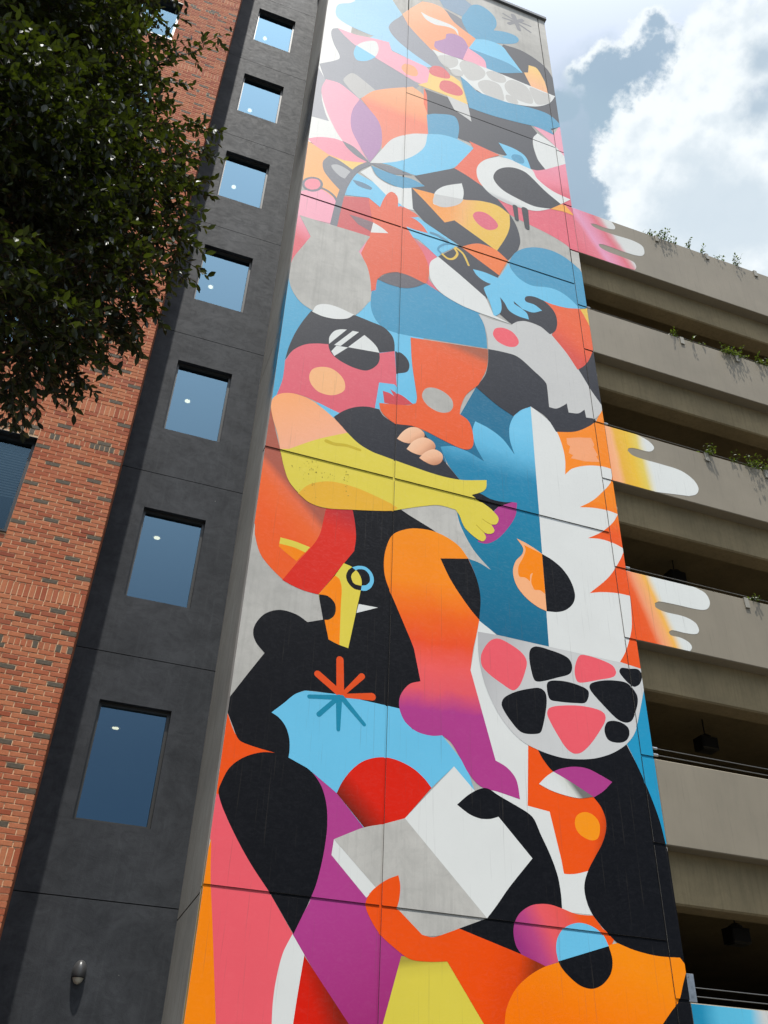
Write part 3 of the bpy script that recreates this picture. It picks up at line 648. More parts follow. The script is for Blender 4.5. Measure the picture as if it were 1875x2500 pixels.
('poly','painted_cheek_spot',(243, 95, 105),'5.701,13.156 5.757,13.302 5.918,13.388 6.106,13.36 6.224,13.222 6.238,13.084 6.145,12.954 5.987,12.905 5.803,12.953 5.715,13.06',None),
('poly','painted_ball',None,'6.89,14.598! 7.248,14.598 7.732,14.712! 7.821,14.515 7.923,14.202 7.961,13.891 7.907,13.551 7.774,13.208 7.635,12.992 7.489,12.844! 7.284,13.226 6.994,13.621! 7.115,13.874 7.157,14.151 7.094,14.39',((7.668, 14.055), (7.169, 13.388), [(0, (240, 98, 46)), (0.5, (238, 94, 52)), (1, (222, 78, 62))])),
('poly','painted_palm',(46, 47, 53),'5.894,14.281! 5.869,13.772! 6.123,13.572! 6.266,13.711 6.465,13.797 6.724,13.784 6.956,13.623! 7.092,13.783 7.156,14.09 7.089,14.392 6.887,14.588 6.688,14.615 6.516,14.55 6.204,14.304!',None),
('poly','painted_pink_field',None,'5.949,17.659! 6.195,17.198! 6.333,17.109 6.756,17.008 7.218,16.897 7.57,16.757 7.74,16.634! 8.1,16.574! 8.154,18.42! 8.226,21! 7.725,20.708! 7.644,20.033! 6.967,19.171! 6.662,18.314! 6.254,17.629!',((7.122, 19.436), (7.468, 16.837), [(0, (240, 140, 160)), (0.2, (240, 128, 146)), (0.35, (222, 92, 110)), (1, (232, 98, 114))])),
('poly','painted_dark_field',(58, 60, 67),'4.262,20.964! 4.833,20.97! 5.414,21.043! 6.155,23.64! 6.504,24.652! 7.078,24.705 7.676,24.381 7.937,23.798 7.953,23.002 7.953,21.614! 7.67,21.245! 6.94,21.331! 7.23,20.852! 7.079,20.443 7.118,19.905 7.333,19.402! 7.106,19.235 6.93,19.197! 6.349,19.388! 6.119,19.335! 5.111,19.38! 4.341,19.893!',None),  # still lighter black: sheen of the bright sky baked into the paint colour
('poly','painted_blob',(226, 226, 220),'7.083,20.509 7.23,20.852! 7.463,20.733 7.711,20.559! 8.044,20.214! 8.027,20.05! 7.332,19.39! 7.145,19.737',None),
('poly','painted_pink_wedge',(243, 160, 178),'6.937,21.297! 7.255,21.193 7.695,21.064! 7.908,21.588! 8.053,20.314! 7.943,20.22! 7.711,20.559! 7.468,20.8!',None),
('poly','painted_glare',(232, 230, 222),'1.716,23.715! 2.423,24.276! 2.333,21.679! 2.024,19.755! 2.555,17.736! 1.565,17.158!',None),  # whitish glare on the top-left corner, put in as a pale paint colour
('poly','painted_grey_cloud',(118, 148, 172),'4.62,25.847! 5.328,26.404! 5.849,25.956 5.882,25.648 5.742,25.378 5.477,25.261 5.391,25.278! 5.047,25.344 4.789,25.394!',None),
('poly','painted_sliver',(112, 114, 122),'4.789,25.311! 5.301,25.129 5.594,24.784 5.731,24.372! 5.369,24.344 5.081,24.803!',None),
('poly','painted_leaf',(60, 150, 186),'5.67,24.289! 5.505,24.482 5.307,25.133 5.449,25.651 5.639,26.175 5.868,26.352 6.134,26.258 6.324,25.981 6.351,25.586 6.246,25.223! 6.586,25.391 6.9,25.416 7.004,25.289 6.921,25.029 6.641,24.774 6.282,24.572 5.933,24.478',None),
('poly','painted_field',(150, 204, 230),'2.205,23.945! 3.288,24.798! 3.63,24.107! 3.366,23.447 3.305,23.102 3.501,22.766 3.858,22.477 4.526,22.159! 4.291,21.965! 3.401,22.156! 3.317,22.417! 2.823,22.349! 3.295,23.169! 2.763,23.756!',None),
('poly','painted_field',(140, 142, 150),'3.295,23.169 3.364,23.521 3.631,24.069! 4.467,22.906! 4.996,21.919! 4.447,22.106! 3.819,22.486 3.501,22.766',None),
('poly','painted_face',(246, 160, 100),'4.173,25.246! 3.826,24.572 3.63,24.146! 3.84,23.647 4.447,22.892! 5.298,23.048! 5.688,24.365! 5.081,24.803 4.789,25.311 4.49,25.369',((3.908, 24.635), (5.142, 23.456), [(0, (248, 176, 128)), (0.5, (244, 158, 104)), (1, (242, 150, 92))])),
('poly','painted_smile',(226, 226, 220),'4.135,24.649! 4.364,24.584 4.951,24.587 5.16,24.465 5.197,24.165! 5.075,24.403 4.865,24.405 4.53,24.275 4.282,24.364',None),
('poly','painted_lips',(172, 122, 168),'4.529,23.393! 4.817,23.751 4.861,24.013 5.071,24.166 5.322,24.116 5.473,23.765! 5.298,23.033! 4.769,22.972 4.528,23.096',None),
('poly','painted_petal',(243, 160, 178),'5.46,23.756! 5.772,23.673 5.93,23.41 5.965,23.015! 5.29,23.027!',None),
('poly','painted_leaf',(110, 195, 228),'5.687,24.341! 6.016,24.538 6.449,24.534 6.649,24.21 7.005,23.533! 6.251,23.085 5.956,23.009! 5.93,23.41 5.772,23.673 5.472,23.726!',None),
('poly','painted_leaf',(60, 150, 186),'5.472,23.726! 5.985,23.747 6.623,23.736 6.987,23.521! 6.334,23.083 5.956,23.009! 5.89,23.456',None),
('poly','painted_tail',(250, 192, 116),'7.22,24.07! 7.453,24.076 7.651,23.535! 7.713,22.977! 7.22,22.974! 7.048,23.577! 7.174,23.662!',((7.389, 24.109), (7.393, 23.0), [(0, (246, 202, 104)), (0.4, (248, 190, 110)), (1, (250, 180, 130))])),
('poly','painted_neck',(226, 226, 220),'4.44,22.946! 5.098,22.982 5.963,23.05 7.18,23.006 7.907,22.973! 7.744,22.584 7.46,22.231 7.108,21.989 6.478,21.769 5.83,21.71! 5.595,21.83 5.204,22.161! 4.888,22.335',None),
('poly','painted_neck_spot',(196, 193, 186),'4.612,22.717 4.895,22.95 5.138,22.937 5.133,22.644 4.928,22.362 4.729,22.404',None),
('poly','painted_neck_spot',(196, 193, 186),'5.196,22.759 5.343,23.006 5.714,23.041 5.912,22.813 5.774,22.4 5.443,22.146 5.25,22.438',None),
('poly','painted_neck_spot',(196, 193, 186),'4.947,22.269 5.129,22.442 5.289,22.394 5.244,22.188 5.043,22.089',None),
('poly','painted_neck_spot',(196, 193, 186),'5.933,22.827 6.128,23.031 6.42,23.009 6.493,22.805 6.358,22.609 6.067,22.559',None),
('poly','painted_neck_spot',(196, 193, 186),'5.685,22.166 5.94,22.475 6.269,22.48 6.375,22.129 6.357,21.774 6.029,21.667 5.756,21.866',None),
('poly','painted_neck_spot',(196, 193, 186),'6.44,22.592 6.669,22.958 7.046,22.918 7.192,22.585 7.183,22.16 6.824,22.071 6.504,22.247',None),
('poly','painted_neck_spot',(196, 193, 186),'7.175,22.93 7.517,22.937 7.731,22.931 7.721,22.57 7.334,22.22 7.209,22.526',None),
('poly','painted_neck_spot',(196, 193, 186),'6.456,22.112 6.704,22.132 6.772,21.9 6.481,21.819',None),
('poly','painted_cloud',(150, 204, 230),'1.919,22.958 1.968,23.374 2.259,23.676 2.44,23.934 3.066,24.145 3.094,23.894 2.887,23.62! 3.089,23.468 3.297,23.096 3.191,22.76 2.968,22.526 2.512,22.519 2.206,22.584 1.991,22.716',None),
('poly','painted_bird',(140, 142, 150),'1.882,21.844 1.901,22.105 2.022,22.231! 2.242,21.964 2.514,21.739! 2.478,21.369 2.564,21.124! 3.006,21.532! 4.144,21.051! 4.033,20.814! 3.062,20.087! 2.698,19.511! 1.886,19.758! 1.702,20.366! 2.127,20.856 2.133,21.06 1.982,21.43',None),
('poly','painted_shape',(160, 160, 166),'1.89,19.792! 1.845,19.148 1.975,18.519 2.077,18.248! 1.637,18.195! 1.636,20.321!',None),
('poly','painted_spot',(184, 181, 176),'2.304,20.003 2.342,20.251 2.507,20.49 2.838,20.292 3.061,20.118! 2.698,19.523!',None),
('poly','painted_pink_arm',(243, 160, 178),'2.022,22.231! 2.488,22.249 2.935,22.394 3.315,22.487! 3.402,22.121! 4.291,22! 4.389,21.858 4.332,21.309 4.181,21.129 3.992,21.137! 3.006,21.532 2.514,21.739 2.242,21.964',None),
('poly','painted_spot',(246, 160, 100),'3.664,21.505 3.754,21.772 3.984,21.79 4.082,21.582 4.027,21.375 3.8,21.325',None),
('poly','painted_bird_eye',(226, 226, 220),'2.478,21.369 2.514,21.739 2.721,22.097 2.978,22.281 3.064,21.989 3.004,21.599 2.796,21.25 2.564,21.124',None),
('poly','painted_bird_eye',(110, 195, 228),'2.512,21.772! 3.012,21.57! 2.796,21.244 2.564,21.117 2.467,21.362',None),
('poly','painted_band',(244, 200, 104),'4.389,21.858! 4.525,21.811! 4.958,22.032 5.194,21.911! 5.292,21.498! 5.377,20.973! 4.829,21.033! 4.087,21.034! 4.332,21.309!',None),
('poly','painted_spot',(222, 92, 92),'4.37,21.845 4.487,22.168 4.723,22.259 4.919,22.04 4.897,21.853 4.681,21.743 4.447,21.725',None),
('poly','painted_spot',(222, 92, 92),'4.639,21.343 4.719,21.632 4.955,21.753 5.188,21.634 5.262,21.411 5.141,21.22 4.869,21.158 4.677,21.2',None),
('poly','painted_fish',(60, 150, 186),'5.204,22.161! 5.4,22.013 5.632,21.752 5.831,21.731! 6.478,21.769 7.145,21.93 7.646,21.934 7.994,21.606! 7.632,21.289! 7.703,21.055! 7.25,21.125 6.718,21.018 6.036,20.894 5.41,20.863!',None),
('poly','painted_triangle',(203, 201, 196),'4.829,21.033! 5.377,20.973! 5.454,20.282! 5.014,20.532!',None),
('poly','painted_petal',(243, 160, 178),'1.898,19.828! 2.19,19.865 2.443,19.717 2.705,19.515! 2.558,18.881 2.589,18.318 2.747,17.848 3.013,17.254! 2.702,17.438 2.389,17.75 2.125,18.266 1.914,18.892 1.828,19.379',None),
('poly','painted_petal',(246, 160, 100),'2.731,19.563! 3.061,20.118 3.958,20.864! 4.222,20.675 4.336,19.922! 4.364,19.117! 3.984,18.891 3.537,18.453 3.283,17.854! 3.261,18.491 3.177,18.907 2.955,19.247',((3.702, 20.599), (3.672, 18.619), [(0, (244, 168, 110)), (0.4, (246, 150, 92)), (0.6, (240, 120, 84)), (1, (238, 124, 92))])),
('poly','painted_stripe',(240, 96, 42),'4.238,21.014! 4.315,20.736 4.336,19.922! 4.242,20.303!',None),
('poly','painted_petal',(172, 122, 168),'2.715,19.522! 2.955,19.247 3.177,18.907 3.267,18.495 3.253,17.92 3.039,17.268! 2.785,17.76 2.595,18.208 2.544,18.638 2.582,19.074',None),
('poly','painted_petal',(60, 150, 186),'4.318,19.879! 4.521,20.048 5.009,20.243 5.124,19.906 5.075,19.269! 4.357,19.095!',None),
('poly','painted_petal',(218, 218, 213),'3.049,17.258! 3.282,17.881 3.537,18.453 3.983,18.903 4.346,19.107! 4.27,18.565 4.029,18.086 3.693,17.69 3.331,17.406',None),
('poly','painted_petal',(110, 195, 228),'4.339,19.102! 4.701,19.288 5.068,19.325 5.472,19.202! 5.238,18.658 4.977,18.17 4.516,17.639 4.105,17.377 3.498,17.418! 3.299,17.387! 3.693,17.69 4.029,18.086 4.27,18.565',None),
('poly','painted_petal',(240, 142, 160),'1.675,17.356! 1.915,17.553 2.23,17.683 2.426,17.688! 2.734,17.457 2.998,17.229! 2.529,17.035 2.144,17.055 1.881,17.17',None),
('poly','painted_field',(250, 172, 96),'1.664,17.296! 2.144,17.055! 2.529,17.035! 2.675,16.734! 2.458,15.617! 2.107,15.822! 1.643,15.916! 1.553,15.917!',None),
('poly','painted_petal',(112, 114, 122),'2.408,17.705! 2.659,17.632 2.866,17.451 3.046,17.246! 2.774,17.317 2.535,17.505',None),
('poly','painted_wedge',(244, 200, 104),'2.305,17.025! 2.529,17.045 2.975,17.217! 2.705,16.766!',None),
('poly','painted_wing',(112, 114, 122),'2.054,16.752 2.162,17.023! 2.372,16.983 2.71,16.795! 2.499,15.956! 2.265,16.204 2.091,16.463',None),
('poly','painted_wing_spot',(176, 176, 176),'2.232,16.696 2.367,16.813 2.644,16.717 2.783,16.51 2.691,16.435 2.437,16.449',None),
('poly','painted_pink_field',(243, 160, 178),'1.619,15.405! 1.709,15.572! 2.082,15.819 2.439,15.618! 2.412,14.865! 1.706,14.772! 1.604,14.766!',None),
('poly','painted_pink_field',(206, 76, 78),'2.482,15.811! 3.064,16.052! 3.26,15.897! 3.255,15.222! 3.148,14.822! 2.423,14.833! 2.448,15.383!',None),
('poly','painted_field',(110, 195, 228),'2.776,16.749! 3.136,16.635! 3.437,16.338! 3.325,15.871! 3.064,16.057! 2.54,15.88! 2.668,16.383!',None),
('poly','painted_field',(226, 226, 220),'2.853,16.818! 3.066,17.146! 3.191,16.873 3.491,16.723 3.785,16.778 3.983,16.883! 4.055,16.408 4.048,16.143! 3.703,16.066! 3.627,16.514! 3.437,16.338! 3.136,16.635!',None),
('poly','painted_field',(110, 195, 228),'3.318,16.025! 3.566,16.304! 4.124,15.969! 4.32,15.847! 5.037,15.473! 4.642,15.028! 4.577,14.873! 4.163,15.243! 3.657,15.279!',None),
('poly','painted_beak_stroke',(88, 126, 150),'2.695,16.473! 2.917,16.492 3.119,16.422 3.09,16.336 2.829,16.333',None),
('poly','painted_leaf',(60, 150, 186),'3.074,17.178! 3.578,17.137 3.978,17.197 4.3,17.105! 3.785,16.767 3.489,16.764 3.224,16.88',None),
('poly','painted_sliver',(112, 114, 122),'3.029,17.243! 3.372,17.37 3.706,17.368 4,17.336! 3.545,17.135!',None),
('stroke','painted_stem',(112, 114, 122),'3.023,17.218 2.794,16.905 2.598,16.386 2.503,15.885 2.455,15.424 2.408,14.848',(0.116,0.143)),
('stroke','painted_ring',(112, 114, 122),'1.886,16.104 2.014,16.114 2.082,15.991 2.038,15.805 1.919,15.684 1.79,15.674 1.72,15.797 1.765,15.979 1.886,16.104',(0.057,0.057)),
('poly','painted_ring_centre',(240, 130, 146),'1.888,16.071 2.001,16.082 2.058,15.979 2.021,15.821 1.916,15.721 1.803,15.705 1.743,15.809 1.781,15.963',None),
('stroke','painted_stem',(112, 114, 122),'2.085,15.87 2.235,15.827 2.365,15.724 2.442,15.571',(0.057,0.057)),
('poly','painted_hen',(232, 96, 58),'3.064,16.052! 3.318,15.868! 3.379,16.156 3.467,16.404 3.562,16.515 3.678,16.414 3.702,16.085! 3.782,16.141 4.059,16.06 4.158,15.986! 4.029,15.896 3.82,15.84! 4.029,15.872 4.225,15.751 4.361,15.543! 4.066,15.518 3.89,15.527! 4.07,15.198 4.262,14.872 4.373,14.516 4.38,14.209 4.319,13.977! 4.054,13.989 3.779,14.061 3.484,13.884 3.343,13.672! 3.311,13.372! 3.227,13.294! 3.162,13.79! 2.992,14.275! 3.132,14.837! 3.19,15.284!',None),
('poly','painted_wing',(126, 98, 104),'2.696,15.319! 2.941,15.325 3.195,15.31! 3.155,15.01! 2.891,15.102!',None),
('poly','painted_feather',(226, 226, 220),'3.195,15.31! 3.378,15.236 3.518,15.131! 3.156,14.978!',None),
('poly','painted_vase',(184, 181, 174),'1.732,14.808! 3.153,14.847! 2.946,14.298! 3.126,13.945 3.219,13.478 3.222,13.067 3.094,12.732 2.965,12.513! 2.238,12.287! 1.954,12.445 1.768,12.717 1.684,13.08 1.721,13.51 1.877,13.966 1.994,14.285!',None),
('poly','painted_vase_foot',(226, 226, 220),'2.184,12.284! 2.25,12.474 2.407,12.579 2.626,12.594 2.942,12.523! 2.833,12.381 2.619,12.277 2.376,12.245',None),
('poly','painted_jug_mouth',(98, 94, 100),'3.343,13.672! 3.513,13.897 3.72,14.034 3.961,14.056 4.304,13.97! 4.087,13.767 3.878,13.655 3.581,13.629',None),
('poly','painted_dark_field',(58, 60, 67),'3.981,16.882! 4.281,17.095! 4.042,17.338! 4.981,18.14! 5.263,18.033 5.616,17.865 5.963,17.586 6.231,17.216 6.42,16.789 6.479,16.31 6.406,15.978! 6.138,15.5! 5.909,15.646! 5.07,15.479! 4.287,15.869! 4.023,16.19!',None),
('poly','painted_face',None,'3.998,16.881! 4.485,16.941! 5.171,17.091 5.595,17.259 5.986,17.303 6.27,17.13! 6.253,16.706 6.147,16.3 5.901,15.705! 4.951,16.26! 4.731,16.076! 4.317,16.544!',((4.417, 16.494), (5.836, 16.298), [(0, (248, 152, 46)), (0.3, (247, 160, 70)), (0.5, (244, 176, 96)), (0.7, (240, 188, 72)), (1, (238, 190, 66))])),
('poly','painted_cheek_spot',(226, 96, 116),'5.384,16.63 5.476,16.821 5.686,16.886 5.891,16.757 5.97,16.592 5.893,16.427 5.699,16.316 5.497,16.407',None),
('poly','painted_leaf_eye',(226, 226, 220),'4.484,16.682 4.519,17.011 4.726,17.333 5.149,17.668! 5.188,17.365 5.135,17.02 4.993,16.791 4.719,16.608 4.484,16.579',None),
('poly','painted_leaf_eye',(203, 201, 196),'4.512,16.94! 5.178,17.106! 5.099,16.923 4.924,16.729 4.652,16.563 4.474,16.625',None),
('poly','painted_band',(236, 100, 66),'4.981,18.14! 5.476,19.188! 5.372,19.426! 6.136,19.298! 5.764,18.91 5.586,18.579 5.54,18.269 5.651,17.829! 5.263,18.033!',None),
('poly','painted_bottle',(226, 226, 220),'4.388,14.389 4.419,14.672 4.577,14.905! 4.799,14.779 5.581,14.124! 5.738,13.675! 6.129,13.566! 5.405,13.612! 5.033,13.675 4.634,13.844 4.434,14.102',None),
('poly','painted_dark_field',(58, 60, 67),'4.577,14.905! 5.07,15.488! 5.916,14.944! 5.778,14.587! 5.576,14.408! 5.618,14.097! 5.051,14.555!',None),
('poly','painted_leaf',(110, 195, 228),'5.332,14.863! 5.577,14.883 5.888,14.84! 5.762,14.602 5.567,14.606 5.409,14.716',None),
('poly','painted_wedge',(243, 120, 46),'5.085,15.448! 5.339,15.665 5.543,15.762 5.879,15.728 6.145,15.508! 5.915,14.934!',None),
('poly','painted_dome',(60, 150, 186),'6.164,15.478! 6.329,15.844 6.589,16.124 6.918,16.295 7.278,16.34 7.591,16.237 7.875,16.021! 8,15.688 8.075,15.106! 7.897,14.777! 7.733,14.699! 7.531,14.919 7.302,15.05 7.062,15.061 6.645,14.947 6.381,15.037 6.224,15.222',None),
('poly','painted_hand',(110, 195, 228),'6.151,15.425! 6.224,15.222 6.381,15.037 6.645,14.947 7.062,15.061 7.302,15.05 7.531,14.919 7.74,14.702! 7.43,14.594 7.087,14.561 6.887,14.588! 6.688,14.615 6.517,14.559 6.46,14.459 6.488,14.382 6.67,14.37 6.834,14.263! 6.618,14.115 6.389,14.119! 6.202,14.277! 6.214,14.199! 6.388,14.11 6.481,14.027 6.512,13.868! 6.275,13.869 6.086,13.949 5.999,14.129 5.903,14.272! 5.924,14.054 5.894,13.825 5.785,13.673 5.737,13.666! 5.672,13.989 5.572,14.296 5.56,14.401 5.695,14.55 5.834,14.747! 5.979,15.018',None),
('stroke','painted_swirl',(230, 190, 70),'4.648,15.045 4.785,14.942 4.915,15.002 4.999,15.195 4.942,15.324',(0.053,0.053)),
('stroke','painted_swirl',(230, 190, 70),'4.963,15.371 5.13,15.243 5.24,14.941',(0.055,0.046)),
('stroke','painted_swirl',(70, 150, 185),'5.01,15.45 4.823,15.428 4.66,15.302 4.578,15.137 4.642,15.042',(0.046,0.046)),
('stroke','painted_swirl',(88, 140, 165),'4.424,15.588 4.58,15.578 4.781,15.474',(0.059,0.084)),
('poly','painted_bird',(226, 226, 220),'6.114,19.226! 5.764,18.91 5.568,18.569 5.521,18.259 5.583,17.958 5.823,17.647 6.175,17.507 6.61,17.516 6.983,17.616 7.339,17.879! 7.633,18.207! 7.909,18.52! 7.441,18.615 7.08,18.882 6.967,19.171 6.72,19.212 6.459,19.303!',((6.651, 18.14), (6.53, 17.395), [(0, (226, 226, 220)), (0.7, (224, 224, 218)), (0.85, (190, 190, 186)), (1, (222, 222, 216))])),
('poly','painted_bird_body',(46, 47, 53),'5.939,18.262 6.009,18.584 6.207,18.838 6.478,18.989 6.744,18.99 6.925,18.856 7.241,18.509 7.632,18.196! 7.339,17.879! 6.92,17.757 6.484,17.831 6.126,17.973',None),
('poly','painted_bird_head',(110, 195, 228),'6.134,19.811! 6.564,19.785 6.825,19.63 6.937,19.184! 6.72,19.212 6.457,19.272 6.191,19.258! 6.331,19.41!',None),
('poly','painted_bird_eye',(60, 150, 186),'6.444,19.384 6.511,19.542 6.707,19.593 6.78,19.424 6.726,19.292 6.532,19.255',None),
('poly','painted_beak',(246, 165, 48),'7.331,17.869! 7.632,18.196! 7.747,18.211! 7.954,17.918! 7.684,17.945!',None),
('stroke','painted_bird_leg',(46, 47, 53),'6.427,17.487 6.442,17.028',(0.126,0.097)),
('stroke','painted_bird_leg',(46, 47, 53),'6.667,17.503 6.681,16.856',(0.167,0.118)),
('stroke','painted_ray',(122, 122, 126),'6.913,26.561 7.052,25.839',(0.164,0.120)),
('stroke','painted_ray',(122, 122, 126),'6.742,25.959 7.185,26.493',(0.116,0.131)),
('stroke','painted_ray',(122, 122, 126),'6.594,26.422 6.862,26.318',(0.059,0.074)),
('stroke','painted_ray',(122, 122, 126),'6.572,26.168 6.924,26.213',(0.059,0.088)),
('stroke','painted_ray',(122, 122, 126),'7.114,26.321 7.437,26.324',(0.075,0.060)),
('stroke','painted_ray',(122, 122, 126),'7.037,26.179 7.412,25.97',(0.089,0.059)),
]
SPANDREL_ART = [
(0,'painted_hand',None,'7.722,18.536! 7.936,18.272! 8.923,18.26! 9.023,18.079 9.008,17.97 8.926,17.916 8.711,17.878 8.487,17.895 8.36,17.85! 8.409,17.775 8.596,17.731 8.918,17.73 9.442,17.759 9.692,17.675 9.714,17.44 9.634,17.3 9.494,17.235 9.167,17.204 8.691,17.22 8.529,17.196 8.483,17.152! 8.514,17.07 8.694,17.004 9.072,16.986 9.353,16.943 9.4,16.793 9.342,16.66! 8.611,16.601! 7.957,16.551! 7.706,16.475! 7.525,16.474!',((7.779, 17.197), (8.99, 17.788), [(0, (224, 96, 110)), (0.3, (228, 112, 128)), (0.42, (230, 150, 182)), (0.6, (228, 132, 158)), (0.78, (222, 100, 114)), (0.88, (220, 148, 150)), (0.95, (214, 206, 202)), (1, (216, 216, 210))])),
(2,'painted_hand',None,'7.572,11.572! 8.624,11.555! 8.854,11.476 8.955,11.356 8.897,11.247 8.782,11.195 8.515,11.185 8.377,11.141 8.346,11.071! 8.434,10.995 8.64,10.971 9.064,10.97 9.461,10.945 9.706,10.812 9.791,10.633 9.717,10.467 9.538,10.367! 8.757,10.243! 7.94,10.225! 7.422,10.264!',((7.807, 10.958), (8.81, 11.039), [(0, (255, 146, 60)), (0.05, (254, 168, 118)), (0.25, (252, 182, 130)), (0.36, (238, 180, 60)), (0.6, (240, 192, 56)), (0.8, (232, 204, 90)), (0.93, (228, 224, 204)), (1, (226, 227, 221))])),
(3,'painted_hand',None,'7.619,8.36! 7.997,8.381! 9.242,8.345! 9.448,8.272 9.507,8.116 9.434,7.967 9.275,7.907 8.77,7.897 8.483,7.882 8.385,7.831! 8.39,7.751 8.546,7.705 8.922,7.698 9.123,7.627 9.168,7.499 9.104,7.416 8.91,7.385 8.629,7.38 8.562,7.332! 8.588,7.281 8.772,7.276 8.924,7.219 8.962,7.138 8.888,7.034! 7.948,6.989! 7.472,6.91!',((7.94, 7.681), (8.576, 7.875), [(0, (243, 92, 36)), (0.2, (243, 98, 44)), (0.4, (248, 160, 116)), (0.6, (250, 176, 112)), (0.75, (250, 186, 84)), (0.92, (228, 222, 204)), (1, (226, 227, 221))])),
(5,'painted_band',None,'7.696,2.107! 10.148,2.193! 9.964,1.614! 7.578,1.457!',((7.833, 1.845), (9.434, 1.909), [(0, (28, 132, 166)), (0.15, (36, 140, 176)), (0.3, (90, 184, 214)), (0.6, (96, 190, 220)), (0.72, (205, 205, 200)), (1, (205, 200, 190))])),
]
TREE_CLUMPS = [
(-1.452, 4.365, 7.085, 0.792, 292),
(-1.217, 4.124, 5.508, 0.717, 312),
(-0.804, 4.631, 6.076, 0.583, 312),
(-0.552, 4.869, 6.72, 0.316, 234),
(-0.429, 4.781, 5.656, 0.315, 234),
(-0.723, 4.543, 5.002, 0.516, 312),
(-0.878, 4.312, 4.197, 0.407, 312),
(-0.533, 4.67, 4.68, 0.222, 214),
(-1.038, 4.686, 7.698, 0.385, 214),
(-1.455, 4.992, 5.565, 0.68, 273),
(-1.236, 5.462, 6.597, 0.85, 273),
(-1.98, 5.238, 8.716, 1.017, 273),
(-1.063, 5.396, 7.85, 0.642, 234),
(-1.922, 3.958, 5.292, 0.983, 214),
(-1.42, 4.059, 3.902, 0.674, 214),
(-2.228, 4.024, 8.017, 1.238, 214),
(-1.589, 4.741, 10.038, 0.951, 214),
(-2.71, 3.962, 6.919, 1.241, 214),
(-2.133, 3.849, 4.362, 0.83, 214),
(-0.884, 4.412, 3.87, 0.252, 234),
(-0.707, 4.545, 4.248, 0.196, 214),
]
TREE_SPRAYS = [
(-0.79, 4.633, 7.637, -0.201, 4.796, 8.776, 24),
(-0.965, 4.702, 8.427, -0.542, 4.769, 8.189, 20),
(-0.804, 4.732, 7.598, -0.347, 4.787, 7.925, 20),
(-0.394, 4.784, 7.104, -0.164, 4.797, 7.453, 18),
(-0.392, 4.684, 6.599, -0.022, 4.8, 7.223, 22),
(-0.269, 4.692, 6.077, 0.014, 4.8, 6.257, 20),
(-0.39, 4.684, 5.701, -0.018, 4.7, 5.705, 20),
(-0.293, 4.891, 6.607, 0.017, 4.9, 6.844, 20),
(-0.317, 4.689, 5.003, -0.075, 4.699, 4.775, 18),
(-0.39, 4.684, 4.796, -0.277, 4.692, 4.368, 20),
(-0.608, 4.56, 4.044, -0.383, 4.584, 3.936, 18),
(-0.904, 4.714, 7.567, -0.143, 4.898, 9.268, 26),
(-0.798, 4.733, 7.947, -0.595, 4.864, 9.348, 18),
(-0.887, 4.616, 7.953, -0.425, 4.781, 8.667, 20),
(-0.547, 4.769, 7.175, -0.009, 4.9, 7.543, 24),
(-0.438, 4.78, 6.951, 0.06, 4.8, 7.023, 20),
(-0.365, 4.786, 6.535, 0.032, 4.9, 6.62, 22),
(-0.324, 4.689, 6.588, -0.095, 4.799, 6.995, 14),
(-0.346, 4.788, 6.058, 0.06, 4.9, 6.194, 20),
(-0.255, 4.793, 5.905, 0.085, 4.799, 5.775, 20),
(-0.28, 4.792, 5.691, 0.137, 4.798, 5.529, 20),
(-0.298, 4.691, 5.371, 0.016, 4.8, 5.407, 18),
(-0.364, 4.686, 5.244, -0.149, 4.698, 4.869, 20),
(-0.419, 4.681, 5.08, -0.265, 4.692, 4.732, 20),
(-0.435, 4.68, 4.609, -0.23, 4.694, 4.546, 14),
(-0.52, 4.772, 4.669, -0.202, 4.796, 4.616, 16),
(-0.558, 4.667, 4.428, -0.337, 4.688, 4.266, 18),
(-0.578, 4.564, 4.242, -0.46, 4.577, 3.833, 20),
(-0.69, 4.548, 4.074, -0.461, 4.577, 3.73, 20),
(-0.783, 4.533, 3.953, -0.643, 4.555, 3.584, 18),
(-0.813, 4.426, 3.774, -0.679, 4.448, 3.389, 16),
(-0.866, 4.416, 3.712, -0.764, 4.435, 3.412, 14),
(-1.154, 4.659, 8.429, -0.934, 4.708, 8.462, 14),
(-0.814, 4.629, 7.222, -0.462, 4.778, 7.498, 18),
(-0.739, 4.743, 7.266, -0.457, 4.778, 7.058, 16),
(-0.33, 4.789, 6.335, -0.133, 4.798, 6.564, 14),
(-0.614, 4.66, 5.189, -0.387, 4.584, 4.452, 24),
(-0.632, 4.657, 5.549, -0.387, 4.584, 4.857, 22),
(-0.708, 4.545, 4.361, -0.446, 4.578, 4.233, 18),
]
# ------------------------------------------------------------------ ground
D = 10.74857            # plane of the mural wall
XL, XR, TOP = 1.697, 7.918, 26.98
Y_DARK = D + 1.66       # plane of the dark stair tower
Y_BRICK = 11.30         # plane of the brick wall
X_BRICK = -0.30
g = mesh_obj('ground', [(-400, -400, GROUND), (400, -400, GROUND), (400, 400, GROUND), (-400, 400, GROUND)], [(0, 1, 2, 3)], M['ground'], kind='structure')

